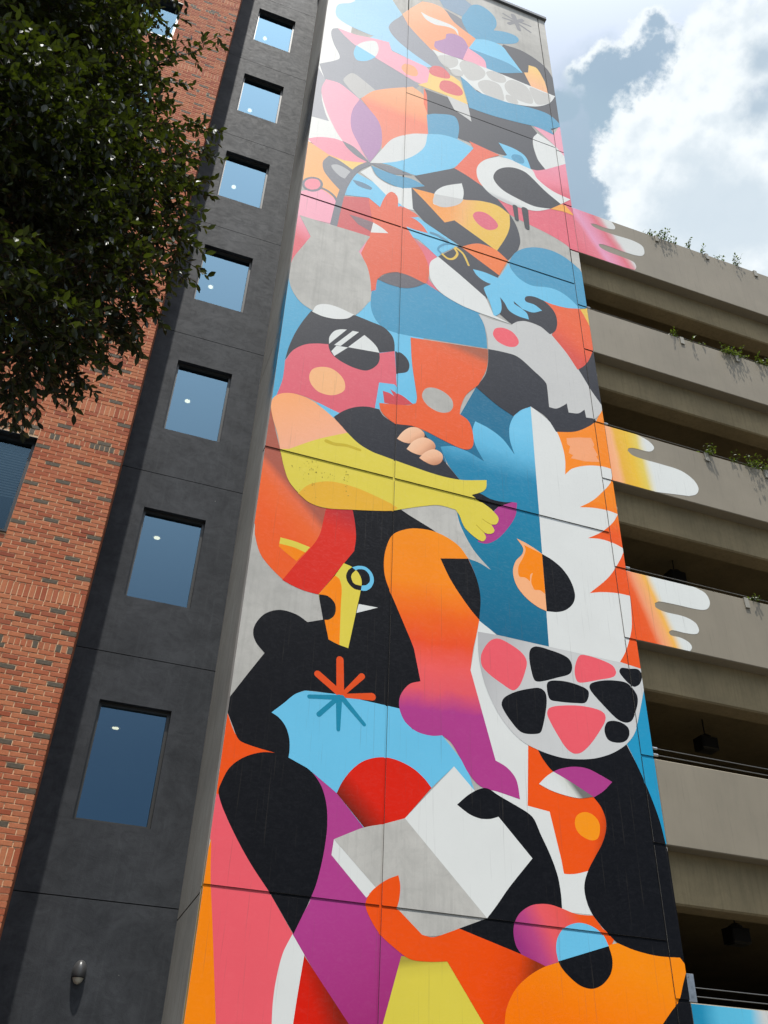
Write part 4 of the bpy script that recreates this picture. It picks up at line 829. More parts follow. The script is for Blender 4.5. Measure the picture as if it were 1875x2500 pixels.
# ------------------------------------------------------------------ mural tower
tower = thing('mural_tower', 'tall concrete tower covered by a colourful mural of figures, birds and hands', 'tower')
JV = [(3.779, 3.809), (7.692, 7.712)]                     # open vertical joints
JH = [(2.632, 2.662, XL, 7.692), (9.010, 9.062, XL, 7.692), (15.43, 15.475, XL, 7.692), (20.49, 20.515, 3.809, 7.692)]
SPAN = [(18.236, 16.624), (14.806, 13.517), (11.568, 10.242), (8.355, 7.05), (5.121, 3.893), (1.97, 0.70)]
JS = []
for a, b in SPAN:
    JS += [(a - 0.01, a + 0.03), (b - 0.03, b + 0.01)]
JS.append((20.40, 20.425))
JH += [(a, b, 7.712, XR) for a, b in JS]
GROOVE = 0.020


def rows(x0, x1):
    cuts = sorted((a, b) for a, b, c, d in JH if c < (x0 + x1) / 2 < d)
    z = GROUND
    out = []
    for a, b in cuts:
        out.append((z, a))
        z = b
    out.append((z, TOP))
    return [r for r in out if r[1] > r[0]]


cols = [(XL, 3.779), (3.809, 7.692), (7.712, XR)]
for x0, x1 in cols:
    for z0, z1 in rows(x0, x1):
        mb = MB()
        mb.box(x0, x1, D, D + 0.15, z0, z1, bev=0.0012)
        mb.mi = [0] + [1] * (len(mb.f) - 1)
        if x0 == XL:
            for q, f in enumerate(mb.f):      # the free corner stays bare concrete
                if all(abs(mb.v[i][0] - XL) < 0.002 for i in f):
                    mb.mi[q] = 0
        mb.build('wall_panel', None, tower, mats=[M['bare'], M['joint']])
mb = MB()
mb.box(XL + 0.02, XR - 0.02, D + GROOVE, D + 6.0, GROUND, TOP - 0.02)
mb.build('core', M['joint'], tower)
SIDE = [GROUND, 2.60, 11.87, 21.13, TOP]
for z0, z1 in zip(SIDE, SIDE[1:]):
    mb = MB()
    mb.box(XL, XL + 0.3, D + 0.155, D + 1.80, z0 + 0.012, z1 - 0.012)
    mb.build('side_panel', M['side'], tower)
mb = MB()
mb.box(XL - 0.05, XR + 0.04, D - 0.07, D + 0.35, TOP, TOP + 0.13, bev=0.008)
mb.box(XL - 0.05, XL + 0.35, D + 0.35, D + 6.05, TOP, TOP + 0.13)
mb.box(XR - 0.3, XR + 0.04, D + 0.35, D + 6.05, TOP, TOP + 0.13)
mb.build('coping', M['coping'], tower)


def spline(text, per=7):
    pts, corner = [], []
    for tok in text.split():
        corner.append(tok.endswith('!'))
        x, z = tok.rstrip('!').split(',')
        pts.append(Vector((float(x), float(z))))
    n = len(pts)
    out = []
    for i in range(n):
        p1, p2 = pts[i], pts[(i + 1) % n]
        c1, c2 = corner[i], corner[(i + 1) % n]
        out.append(p1)
        if c1 and c2:
            continue
        p0 = p1 if c1 else pts[i - 1]
        p3 = p2 if c2 else pts[(i + 2) % n]
        d = (p2 - p1).length
        m1 = (p2 - p1) * 0.9 if c1 else (p2 - p0) * (d / max(1e-6, (p1 - p0).length + d))
        m2 = (p2 - p1) * 0.9 if c2 else (p3 - p1) * (d / max(1e-6, (p3 - p2).length + d))
        for k in range(1, per):
            s = k / per
            h = ((2 * s ** 3 - 3 * s ** 2 + 1), (s ** 3 - 2 * s ** 2 + s), (-2 * s ** 3 + 3 * s ** 2), (s ** 3 - s ** 2))
            out.append(p1 * h[0] + m1 * h[1] + p2 * h[2] + m2 * h[3])
    return out


def capsule(text, wd):
    pts = [Vector([float(q) for q in tok.split(',')]) for tok in text.replace('!', '').split()]
    if len(pts) > 2:           # smooth the centre line
        fine = []
        for i in range(len(pts) - 1):
            p0, p1, p2, p3 = pts[max(i - 1, 0)], pts[i], pts[i + 1], pts[min(i + 2, len(pts) - 1)]
            for k in range(6):
                s = k / 6
                fine.append(0.5 * ((2 * p1) + (p2 - p0) * s + (2 * p0 - 5 * p1 + 4 * p2 - p3) * s * s + (3 * p1 - p0 - 3 * p2 + p3) * s ** 3))
        fine.append(pts[-1])
        pts = fine
    n = len(pts)
    L, Rr = [], []
    for i, p in enumerate(pts):
        d = (pts[min(i + 1, n - 1)] - pts[max(i - 1, 0)]).normalized()
        q = Vector((-d.y, d.x))
        r = (wd[0] + (wd[1] - wd[0]) * i / (n - 1)) / 2
        L.append(p + q * r)
        Rr.append(p - q * r)
    closed = (pts[0] - pts[-1]).length < 0.02
    if closed:
        return L, Rr
    d0 = (pts[0] - pts[1]).normalized()
    d1 = (pts[-1] - pts[-2]).normalized()
    start = [pts[0] + (d0 * math.sin(a) - Vector((-d0.y, d0.x)) * math.cos(a)) * wd[0] / 2 for a in [math.pi * k / 6 for k in range(5, 0, -1)]]
    end = [pts[-1] + (d1 * math.sin(a) + Vector((-d1.y, d1.x)) * math.cos(a)) * wd[1] / 2 for a in [math.pi * k / 6 for k in range(1, 6)]]
    return L + end + Rr[::-1] + start, None


def cut(poly, ax, val, keep):
    """clip a convex polygon to one side of a line"""
    out = []
    n = len(poly)
    for i in range(n):
        a, b = poly[i], poly[(i + 1) % n]
        da, db = (a[ax] - val) * keep, (b[ax] - val) * keep
        if da >= 0:
            out.append(a)
        if (da > 0 > db) or (da < 0 < db):
            s = da / (da - db)
            out.append((a[0] + (b[0] - a[0]) * s, a[1] + (b[1] - a[1]) * s))
    return out if len(out) >= 3 else None


def in_rect(polys, x0, x1, z0, z1):
    res = []
    for p in polys:
        for ax, val, keep in ((0, x0, 1), (0, x1, -1), (1, z0, 1), (1, z1, -1)):
            if p:
                p = cut(p, ax, val, keep)
        if p:
            res.append(p)
    return res


CELLS = []
for x0, x1 in cols:
    for z0, z1 in rows(x0, x1):
        CELLS.append((x0 + 0.001, x1 - 0.001, z0 + 0.001, z1 - 0.001, 0.0))
    cuts = [(a, b) for a, b, c, d in JH if c < (x0 + x1) / 2 < d]
    for a, b in cuts:
        CELLS.append((x0, x1, a + 0.0002, b - 0.0002, GROOVE - 0.004))
for a, b in JV:
    CELLS.append((a + 0.0002, b - 0.0002, GROUND, TOP, GROOVE - 0.005))


def tri_polys(outline, inner=None):
    if inner is not None:          # closed ring: quads between two outlines
        n = len(outline)
        return [[tuple(outline[i]), tuple(outline[(i + 1) % n]), tuple(inner[(i + 1) % n]), tuple(inner[i])] for i in range(n)]
    idx = tessellate_polygon([[Vector((p.x, p.y, 0)) for p in outline]])
    return [[tuple(outline[a]), tuple(outline[b]), tuple(outline[c])] for a, b, c in idx]


SHEET = 0.00014
CELL = 0.04
HEIGHT = {}


def covered(polys):
    """grid cells touched by a set of convex polygons"""
    out = set()
    for p in polys:
        xs = [q[0] for q in p]
        zs = [q[1] for q in p]
        x0, x1 = int(min(xs) // CELL), int(max(xs) // CELL)
        z0, z1 = int(min(zs) // CELL), int(max(zs) // CELL)
        if x1 - x0 < 2 or z1 - z0 < 2:
            out.update((i, j) for i in range(x0, x1 + 1) for j in range(z0, z1 + 1))
            continue
        for i in range(x0, x1 + 1):
            s = [p]
            strip = cut(p, 0, i * CELL - 1e-6, 1)
            strip = cut(strip, 0, (i + 1) * CELL + 1e-6, -1) if strip else None
            if strip:
                lo, hi = min(q[1] for q in strip), max(q[1] for q in strip)
                out.update((i, j) for j in range(int(lo // CELL), int(hi // CELL) + 1))
    return out


def layer_of(polys):
    cells = covered(polys)
    k = 1 + max((HEIGHT.get(c, 0) for c in cells), default=0)
    for c in cells:
        HEIGHT[c] = k
    return k


def paint_sheet(name, polys, cells, y, mat, parent):
    verts, faces = [], []
    for (x0, x1, z0, z1, off) in cells:
        for p in in_rect(polys, x0, x1, z0, z1):
            # wind towards the viewer (-Y)
            area = sum(p[i][0] * p[(i + 1) % len(p)][1] - p[(i + 1) % len(p)][0] * p[i][1] for i in range(len(p)))
            if abs(area) < 1e-7:
                continue
            if area < 0:
                p = p[::-1]
            i = len(verts)
            verts += [(a, y + off, b) for a, b in p]
            faces.append(tuple(range(i, i + len(p))))
    if not faces:
        return None
    return mesh_obj(name, verts, faces, mat, parent)


for rec in MURAL:
    kind, name, color, text, extra = rec
    if kind == 'poly':
        outline = spline(text)
        polys = tri_polys(outline)
        if color in ((184, 181, 174), (190, 186, 172)):
            mat = M['bare']            # left unpainted
        else:
            mat = mat_paint(color, extra) if extra else mat_paint(color)
    else:
        outline, inner = capsule(text, extra)
        polys = tri_polys(outline, inner)
        mat = mat_paint(color)
    k = layer_of(in_rect(polys, XL, XR, GROUND, TOP))
    paint_sheet(name, polys, CELLS, D - 0.001 - k * SHEET, mat, tower)


# paint mist that drifted round the corner on to the bare side wall
def overspray(color, z0, z1, y1, seed):
    t = NT('overspray')
    v = t.coord()
    sx = t.n('ShaderNodeSeparateXYZ')
    t.t.links.new(v, sx.inputs[0])
    zc, hz = (z0 + z1) / 2, (z1 - z0) / 2
    a = t.rng(t.math('ABSOLUTE', t.math('SUBTRACT', sx.outputs[2], zc)), hz, hz * 0.35, smooth=True)
    b = t.rng(sx.outputs[1], y1, D + 0.05, smooth=True)
    nz = t.rng(t.noise(v, 2.0 + seed, 6), 0.2, 0.48)
    al = t.math('MULTIPLY', t.math('MULTIPLY', a, b), nz)
    t.set(t.b.inputs['Alpha'], al)
    m = t.base(lin(color), 0.6, 0.4)
    return mesh_obj('overspray', [(XL - 0.003, y1, z0), (XL - 0.003, D + 0.01, z0), (XL - 0.003, D + 0.01, z1), (XL - 0.003, y1, z1)], [(0, 1, 2, 3)], m, tower)


overspray((30, 128, 165), 9.9, 13.6, D + 0.62, 0.3)
overspray((34, 38, 46), 17.2, 21.4, D + 1.5, 0.7)
overspray((214, 170, 30), 0.2, 3.4, D + 0.10, 0.9)

# flaked spots under the middle joint where the yellow paint has come away
rc = random.Random(21)
mb = MB()
for q in range(75):
    band = rc.choice((0, 0, 1, 2))
    if band == 0:
        cx, cz = rc.gauss(2.45, 0.10), 9.0 - abs(rc.gauss(0, 0.28))
    elif band == 1:
        cx, cz = rc.uniform(2.0, 3.1), 8.82 - 0.1 * rc.random()
    else:
        cx, cz = 3.02 + rc.gauss(0, 0.03), 8.98 - rc.random() * 0.5
    r = rc.uniform(0.003, 0.009)
    pts = [(cx + r * rc.uniform(0.5, 1.2) * math.cos(a), D - 0.006, cz + r * rc.uniform(0.6, 1.8) * math.sin(a)) for a in [k * math.pi / 3 for k in range(6)]]
    mb.face(pts)
mb.build('paint_chips', M['chip'], tower, kind='stuff')

# ------------------------------------------------------------------ dark stair tower
stair = thing('stair_tower', 'charcoal rendered stair tower with a column of square windows', 'tower')
WX0, WX1, WH = 0.184, 1.176, 1.643
WZ0, WST = 3.66, 3.310
DS0, DST = 2.733, 3.289
SX0, SX1 = -0.62, XL + 0.02
seams = [GROUND, -0.55] + [DS0 + DST * k for k in range(10)]


def panel_with_hole(x0, x1, z0, z1, hx0, hx1, hz0, hz1, y, depth):
    o = [(x0, z0), (x1, z0), (x1, z1), (x0, z1)]
    h = [(hx0, hz0), (hx1, hz0), (hx1, hz1), (hx0, hz1)]
    v = [(a, y, b) for a, b in o] + [(a, y, b) for a, b in h] + [(a, y + depth, b) for a, b in h] + [(a, y + 0.12, b) for a, b in o]
    f = []
    for k in range(4):
        j = (k + 1) % 4
        f += [(k, j, 4 + j, 4 + k), (4 + k, 4 + j, 8 + j, 8 + k), (k, 12 + k, 12 + j, j)]
    return v, f


def ring(mb, x0, x1, z0, z1, y0, y1, w):
    mb.box(x0, x0 + w, y0, y1, z0, z1)
    mb.box(x1 - w, x1, y0, y1, z0, z1)
    mb.box(x0 + w, x1 - w, y0 + 0.002, y1, z0, z0 + w)
    mb.box(x0 + w, x1 - w, y0 + 0.002, y1, z1 - w, z1)


JG = 0.006
REV = 0.125
for k, (z0, z1) in enumerate(zip(seams, seams[1:])):
    wk = k - 2
    if wk >= 0 and wk < 8:
        hz0 = WZ0 + WST * wk
        vv, ff = panel_with_hole(SX0, SX1, z0 + JG, z1 - JG, WX0, WX1, hz0, hz0 + WH, Y_DARK, REV + 0.12)
        mesh_obj('wall_panel', vv, ff, M['dark'], stair)
        win = MB()
        ring(win, WX0, WX1, hz0, hz0 + WH, Y_DARK + REV - 0.045, Y_DARK + REV + 0.04, 0.042)
        wo = win.build('window', M['frame'], stair)
        mesh_obj('pane', [(WX0 + 0.03, Y_DARK + REV, hz0 + 0.03), (WX1 - 0.03, Y_DARK + REV, hz0 + 0.03), (WX1 - 0.03, Y_DARK + REV, hz0 + WH - 0.03), (WX0 + 0.03, Y_DARK + REV, hz0 + WH - 0.03)], [(0, 1, 2, 3)], M['glass'], wo)
        # the landing behind the glass: side walls, back wall, ceiling with one lit downlight
        ry0, ry1 = Y_DARK + REV + 0.12, Y_DARK + 3.2
        rz0, rz1 = hz0 - 0.45, hz0 + WH + 0.20
        rx0, rx1 = SX0 + 0.05, SX1 - 0.05
        room = MB()
        room.face([(rx0, ry0, rz0), (rx0, ry1, rz0), (rx0, ry1, rz1), (rx0, ry0, rz1)])
        room.face([(rx1, ry1, rz0), (rx1, ry0, rz0), (rx1, ry0, rz1), (rx1, ry1, rz1)])
        room.face([(rx0, ry1, rz0), (rx1, ry1, rz0), (rx1, ry1, rz1), (rx0, ry1, rz1)])
        room.face([(rx0, ry0, rz0), (rx1, ry0, rz0), (rx1, ry1, rz0), (rx0, ry1, rz0)])
        room.face([(rx0, ry0, rz1), (rx0, ry1, rz1), (rx1, ry1, rz1), (rx1, ry0, rz1)])
        ro = room.build('room', M['room'], stair)
        lx = 0.53 + random.uniform(-0.02, 0.03)
        ly = Y_DARK + (1.42, 1.10, 1.24, 1.22, 1.0, 1.02, 0.83, 0.9)[wk]
        dl = MB()
        dl.tube([(lx, ly, rz1 - 0.012), (lx, ly, rz1 - 0.002)], 0.078, 20)
        dl.build('downlight_trim', M['trim'], ro)
        dl = MB()
        dl.tube([(lx, ly, rz1 - 0.018), (lx, ly, rz1 - 0.0125)], 0.05, 20)
        dl.build('downlight', M['downlight'], ro)
    else:
        mb = MB()
        mb.box(SX0, SX1, Y_DARK, Y_DARK + 0.3, z0 + JG, z1 - JG)
        mb.build('wall_panel', M['dark'], stair)
mb = MB()
for z in seams[1:-1]:
    mb.box(SX0, SX1, Y_DARK + 0.03, Y_DARK + 0.11, z - 0.02, z + 0.02)
mb.build('joint_backing', M['gap'], stair)
# solid body behind the landings keeps daylight out
mb = MB()
mb.box(SX0, SX1, Y_DARK + 3.3, Y_DARK + 6, GROUND, seams[-1])
mb.box(SX0 - 0.3, SX0 - 0.003, Y_DARK + 0.13, Y_DARK + 6, GROUND, seams[-1])
mb.box(SX0, SX1, Y_DARK + 0.0, Y_DARK + 6, seams[-1] + 0.01, seams[-1] + 0.3)
mb.build('body', M['gap'], stair)

# wall lamp on the dark tower
lamp = thing('wall_lamp', 'rounded grey wall lamp fixed low on the charcoal stair tower', 'lamp', loc=(0.655, Y_DARK, 1.92))


def half_dome(cx, cz, rx, rz, dep, z_lo, z_hi, na=14, nb=18):
    vv, ff = [], []
    for i in range(nb + 1):
        s = z_lo + (z_hi - z_lo) * i / nb
        w = math.sqrt(max(0.0, 1 - s * s))
        for j in range(na + 1):
            a = math.pi * j / na
            vv.append((cx - rx * w * math.cos(a), -dep * (w ** 0.8) * math.sin(a), cz + rz * s))
    for i in range(nb):
        for j in range(na):
            p = i * (na + 1) + j
            ff.append((p, p + 1, p + na + 2, p + na + 1))
    return vv, ff


vv, ff = half_dome(0, 0, 0.083, 0.135, 0.12, -0.42, 1.0)
mesh_obj('housing', vv, ff, M['lamp'], lamp, smooth=True)
vv, ff = half_dome(0, 0, 0.074, 0.125, 0.108, -1.0, -0.40)
mesh_obj('lens', vv, ff, M['lens'], lamp, smooth=True)
vv, ff = half_dome(0, 0, 0.0845, 0.137, 0.123, -0.47, -0.39, nb=3)
mesh_obj('trim_ring', vv, ff, M['frame_dark'], lamp, smooth=True)
mb = MB()
mb.box(-0.05, 0.05, -0.012, -0.001, -0.09, 0.10)
mb.build('back_plate', M['lamp'], lamp)

# ------------------------------------------------------------------ brick building
brick_b = thing('brick_building', 'red brick building with scattered charcoal bricks beside the stair tower', 'building')


def mat_brick(name, info):
    t = NT(name)
    if info == 'object':
        oi = t.n('ShaderNodeObjectInfo').outputs['Random']
    else:
        oi = t.n('ShaderNodeNewGeometry').outputs['Random Per Island']
    v = t.coord()
    a = t.ramp(oi, [(0.0, lin((158, 80, 52))), (0.22, lin((180, 102, 68))), (0.45, lin((190, 118, 80))), (0.62, lin((174, 98, 68))), (0.8, lin((194, 122, 82))), (1.0, lin((146, 74, 52)))])
    fz = t.noise(v, 34, 6, 0.7)
    a = t.mix(t.math('MULTIPLY', t.rng(fz, 0.4, 0.75), 0.4), a, lin((108, 52, 38)))
    bl = t.noise(v, 3.0, 5, 0.6)
    a = t.mix(t.math('MULTIPLY', t.rng(bl, 0.52, 0.8), 0.30), a, lin((190, 132, 104)))
    t.bump(fz, 0.3, 0.004)
    return t.base(a, 0.85, 0.25)


def mat_dark_brick(name):
    t = NT(name)
    v = t.coord()
    f = t.noise(v, 30, 5, 0.7)
    t.bump(f, 0.3, 0.004)
    return t.base(t.mix(t.rng(f, 0.3, 0.7), lin((72, 64, 54)), lin((104, 92, 76))), 0.8, 0.3)


M['brick'] = mat_brick('brick_single', 'object')
M['brick_mass'] = mat_brick('brick_courses', 'island')
M['brick_dark'] = mat_dark_brick('brick_dark')
t = NT('mortar')
M['mortar'] = t.base(t.mix(t.rng(t.noise(t.coord(), 14, 6), 0.3, 0.7), lin((206, 166, 128)), lin((230, 194, 156))), 0.9, 0.2)

BZ_TOP = 31.0
WBX0, WBX1 = -3.05, -1.51
wins = [(6.93 + 3.3 * k, 8.61 + 3.3 * k) for k in range(-2, 7)]
mb = MB()
MY = Y_BRICK + 0.008
mb.box(-14, WBX0, MY, Y_DARK + 4, GROUND, BZ_TOP)
mb.box(WBX1, X_BRICK - 0.008, MY, Y_DARK + 4, GROUND, BZ_TOP)
z = GROUND
for a, b in wins:
    mb.box(WBX0, WBX1, MY, Y_DARK + 4, z, a)
    z = b
mb.box(WBX0, WBX1, MY, Y_DARK + 4, z, BZ_TOP)
mb.build('wall', M['mortar'], brick_b)

# courses: soldier and rowlock bands repeat every storey, running bond between them
CO = 0.0677
bands = []
for k in range(-2, 8):
    bands.append((6.030 + 3.3 * k, 6.030 + 3.3 * k + 0.205, 'soldier'))
    bands.append((5.350 + 3.3 * k, 5.350 + 3.3 * k + 0.105, 'rowlock'))
bands.sort()
courses = []
z = GROUND
for a, b, kd in bands:
    if a < z:
        continue
    n = max(1, round((a - z) / CO))
    for i in range(n):
        courses.append((z + (a - z) * i / n, (a - z) / n, 'run'))
    courses.append((a, b - a, kd))
    z = b
while z < BZ_TOP - CO:
    courses.append((z, CO, 'run'))
    z += CO
JT = 0.012
recs = []       # x0, x1, z0, z1, dark
rb = random.Random(3)
for r, (z, h, kd) in enumerate(courses):
    z0, z1 = z + JT / 2, z + h - JT / 2
    if kd == 'run':
        step = 0.2032
        x = X_BRICK - (step / 2 if r % 2 else 0)
        edges = []
        if x < X_BRICK - 0.03:
            edges.append((x, X_BRICK))
        i = 0
        while x > -7.2:
            edges.append((x - step, x))
            x -= step
        for i, (a, b) in enumerate(edges):
            dark = (r % 2 == 0) and ((i + (r // 2) * 2) % 5 == 0) and rb.random() < 0.9
            recs.append((a + (0 if a < -7.3 else JT), b, z0, z1, dark))
    else:
        step = 0.0715
        x = X_BRICK
        i = 0
        while x > -7.2:
            recs.append((x - step + JT, x, z0, z1, kd == 'rowlock' and rb.random() < 0.55))
            x -= step


def clip_open(rec):
    x0, x1, z0, z1, dk = rec
    for a, b in wins:
        if z1 > a - 0.01 and z0 < b + 0.01 and x1 > WBX0 and x0 < WBX1:
            if x1 > WBX1 and WBX1 + 0.02 < x1:
                return (max(x0, WBX1 + 0.001), x1, z0, z1, dk)
            if x0 < WBX0 - 0.02:
                return (x0, min(x1, WBX0 - 0.001), z0, z1, dk)
            return None
    return rec


recs = [q for q in (clip_open(r) for r in recs) if q]
recs = [q for q in recs if q[1] - q[0] > 0.012]
FPX = 2240.44


def frame_pos(p):
    w = Vector(p)
    zc = w.dot(fwd)
    return 937.5 + FPX * w.dot(right) / zc, 1250 - FPX * w.dot(up) / zc


scored = []
for i, q in enumerate(recs):
    c = ((q[0] + q[1]) / 2, Y_BRICK, (q[2] + q[3]) / 2)
    if c[2] < 1.0 or c[2] > 12:
        continue
    x, y = frame_pos(c)
    if x < 2 or y > 2495 or y < 960:
        continue
    scored.append(((q[1] - q[0]) * (q[3] - q[2]) / (Vector(c).length ** 2), i))
scored.sort(reverse=True)
single = set(i for _, i in scored[:300])
mb = MB()
meshes = {}
for i, (x0, x1, z0, z1, dk) in enumerate(recs):
    dy = rb.uniform(-0.002, 0.0025)
    if i in single:
        key = (round(x1 - x0, 3), round(z1 - z0, 3), dk)
        if key not in meshes:
            bb = MB()
            w, h = x1 - x0, z1 - z0
            bb.box(-w / 2, w / 2, 0, 0.03, -h / 2, h / 2, bev=0.003, open_back=True)
            me = bpy.data.meshes.new('brick')
            me.from_pydata(bb.v, [], bb.f)
            me.materials.append(M['brick_dark'] if dk else M['brick'])
            meshes[key] = me
        o = bpy.data.objects.new('brick', meshes[key])
        o.location = ((x0 + x1) / 2, Y_BRICK + dy, (z0 + z1) / 2)
        o.rotation_euler = (rb.uniform(-0.012, 0.012), rb.uniform(-0.006, 0.006), rb.uniform(-0.008, 0.008))
        COLL.objects.link(o)
        o.parent = brick_b
    else:
        mb.box(x0, x1, Y_BRICK + dy, Y_BRICK + 0.03, z0, z1, mi=1 if dk else 0, open_back=True)
mb.build('brick_courses', None, brick_b, kind='stuff', mats=[M['brick_mass'], M['brick_dark']])
# return of the brick wall towards the stair tower
mb = MB()
zz = GROUND
k = 0
while zz < BZ_TOP - CO:
    y = Y_BRICK + 0.004 + (0.10 if k % 2 else 0.0)
    if k % 2:
        mb.box(X_BRICK - 0.03, X_BRICK + 0.001, Y_BRICK + 0.032, Y_BRICK + 0.092, zz + 0.005, zz + CO - 0.005)
    else:
        y = Y_BRICK + 0.032 - 0.0
    while y < Y_DARK - 0.02:
        e = min(y + 0.193, Y_DARK - 0.01)
        mb.box(X_BRICK - 0.03, X_BRICK + 0.001, max(y, Y_BRICK + 0.032), e, zz + 0.005, zz + CO - 0.005)
        y += 0.2032
    zz += CO
    k += 1
mb.build('return_courses', M['brick_mass'], brick_b, kind='stuff')

t = NT('blind')
M['blind'] = t.base(lin((176, 178, 176)), 0.6, 0.4)
M['sill'] = mat_concrete('sill_stone', (176, 168, 152), 0.3)
for k, (a, b) in enumerate(wins):
    if k < 2:
        continue
    yf = Y_BRICK + 0.10
    win = MB()
    ring(win, WBX0, WBX1, a, b, yf, yf + 0.09, 0.055)
    wo = win.build('window', M['frame_dark'], brick_b)
    mesh_obj('pane', [(WBX0 + 0.04, yf + 0.045, a + 0.04), (WBX1 - 0.04, yf + 0.045, a + 0.04), (WBX1 - 0.04, yf + 0.045, b - 0.04), (WBX0 + 0.04, yf + 0.045, b - 0.04)], [(0, 1, 2, 3)], M['glass_clear'], wo)
    lt = MB()
    lt.box(WBX0, WBX1, Y_BRICK - 0.004, Y_BRICK + 0.10, b - 0.012, b - 0.002)
    lt.build('lintel', M['frame_dark'], wo)
    sl = MB()
    sl.box(WBX0 + 0.001, WBX1 - 0.001, Y_BRICK - 0.02, Y_BRICK + 0.10, a + 0.001, a + 0.03)
    sl.build('sill', M['frame_dark'], wo)
    ym = yf + 0.16
    zt = b - 0.08
    low = a + (b - a) * (0.42 if k == 2 else random.uniform(0.05, 0.7))
    n = 0
    smesh = None
    while zt > low:
        if smesh is None:
            s = MB()
            s.face([(WBX0 + 0.06, -0.012, -0.018), (WBX1 - 0.06, -0.012, -0.018), (WBX1 - 0.06, 0.012, 0.018), (WBX0 + 0.06, 0.012, 0.018)])
            so = s.build('slat', M['blind'], wo)
            so.location = (0, ym, zt)
            smesh = so.data
        else:
            so = bpy.data.objects.new('slat', smesh)
            so.location = (0, ym, zt)
            COLL.objects.link(so)
            so.parent = wo
        zt -= 0.045
    rm = MB()
    rm.face([(WBX0, yf + 1.2, a), (WBX1, yf + 1.2, a), (WBX1, yf + 1.2, b), (WBX0, yf + 1.2, b)])
    rm.face([(WBX0 + 0.002, yf + 0.1, b - 0.002), (WBX0 + 0.002, yf + 1.2, b - 0.002), (WBX1 - 0.002, yf + 1.2, b - 0.002), (WBX1 - 0.002, yf + 0.1, b - 0.002)])
    rm.build('room', M['room'], wo)
# ------------------------------------------------------------------ parking garage
garage = thing('parking_garage', 'taupe concrete parking garage with stacked open decks beside the mural tower', 'garage')
GX0, GX1 = XR + 0.006, 34.0
PT = 0.22
art = {}
for i, (zt, zb) in enumerate(SPAN):
    mb = MB()
    mb.box(GX0, GX1, D + 0.001, D + PT, zb, zt, bev=0.012)
    po = mb.build('spandrel_panel', M['garage'], garage)
    art[i] = po
    # ledger beam behind the panel, hanging lower than it
    mb = MB()
    mb.box(GX0 + 0.02, GX1, D + PT + 0.002, D + PT + 0.35, zb - 0.71, zb + 0.5, bev=0.025)
    mb.build('deck_beam', M['garage_in'], garage)
    mb = MB()
    mb.box(GX0 + 0.02, GX1, D + PT + 0.352, D + 17, zb - 0.06, zb + 0.14)
    mb.build('deck_slab', M['garage_in'], garage)
mb = MB()
mb.box(GX0, GX1, D + 17.01, D + 17.3, GROUND, SPAN[0][1])
mb.box(GX1 - 0.3, GX1, D + PT + 0.4, D + 17, GROUND, SPAN[0][1])
mb.box(XR - 0.02, GX0 + 0.02, D + 6, D + 17, GROUND, SPAN[0][1])
mb.build('rear_wall', M['garage_in'], garage)
mb = MB()
mb.box(GX0, GX1, D + 0.05, D + 0.3, GROUND, -0.5)
mb.build('base_wall', M['garage'], garage)

for (pi, name, color, text, grad) in SPANDREL_ART:
    zt, zb = SPAN[pi]
    outline = spline(text)
    cells = [(GX0 + 0.001, GX1, zb + 0.012, zt - 0.012, 0.0)]
    paint_sheet(name, tri_polys(outline), cells, D - 0.0015, mat_paint(color, grad), art[pi])

# stainless guard cables above each lower panel with swaged end fittings
for i, (zt, zb) in enumerate(SPAN):
    if i == 0:
        continue
    for dz in ((0.015, 0.10) if i < 4 else (0.085, 0.185)):
        yc = D + 0.06
        zc = zt + dz
        mb = MB()
        mb.tube([(XR + 0.02, yc, zc), (GX1, yc, zc)], 0.0065, 6)
        co = mb.build('guard_cable', M['wire'], garage)
        if i < 5:
            mb = MB()
            mb.tube([(XR - 0.01, yc, zc), (XR + 0.035, yc, zc), (XR + 0.036, yc, zc), (XR + 0.115, yc, zc), (XR + 0.13, yc, zc)], [0.013, 0.013, 0.021, 0.021, 0.009], 10)
            mb.build('cable_fitting', M['steel'], co)
# galvanised end plate carrying the lowest cables
mb = MB()
mb.box(XR + 0.004, XR + 0.125, D + 0.02, D + 0.036, SPAN[5][0] + 0.012, SPAN[5][0] + 0.335, bev=0.003)
mb.box(XR + 0.004, XR + 0.012, D + 0.037, D + 0.10, SPAN[5][0] + 0.012, SPAN[5][0] + 0.335)
pl = mb.build('cable_plate', M['steel'], garage)
mb = MB()
mb.tube([(XR + 0.05, D + 0.012, SPAN[5][0] + 0.30), (XR + 0.05, D + 0.021, SPAN[5][0] + 0.30)], 0.012, 6)
mb.build('bolt', M['steel'], pl)

# clips hooked over the panel edges
clip_at = [(0, 10.149), (0, 11.544), (0, 12.935), (0, 14.33), (1, 10.203), (1, 11.597), (1, 12.99), (2, 10.145), (2, 11.516), (3, 10.28), (3, 11.67)]
for i, x in clip_at:
    zt = SPAN[i][0]
    mb = MB()
    mb.box(x - 0.045, x + 0.045, D - 0.028, D - 0.004, zt - 0.19, zt + 0.012, bev=0.004)
    mb.box(x - 0.045, x + 0.045, D - 0.0035, D + 0.24, zt + 0.002, zt + 0.012)
    mb.build('planter_clip', M['galv'], garage)
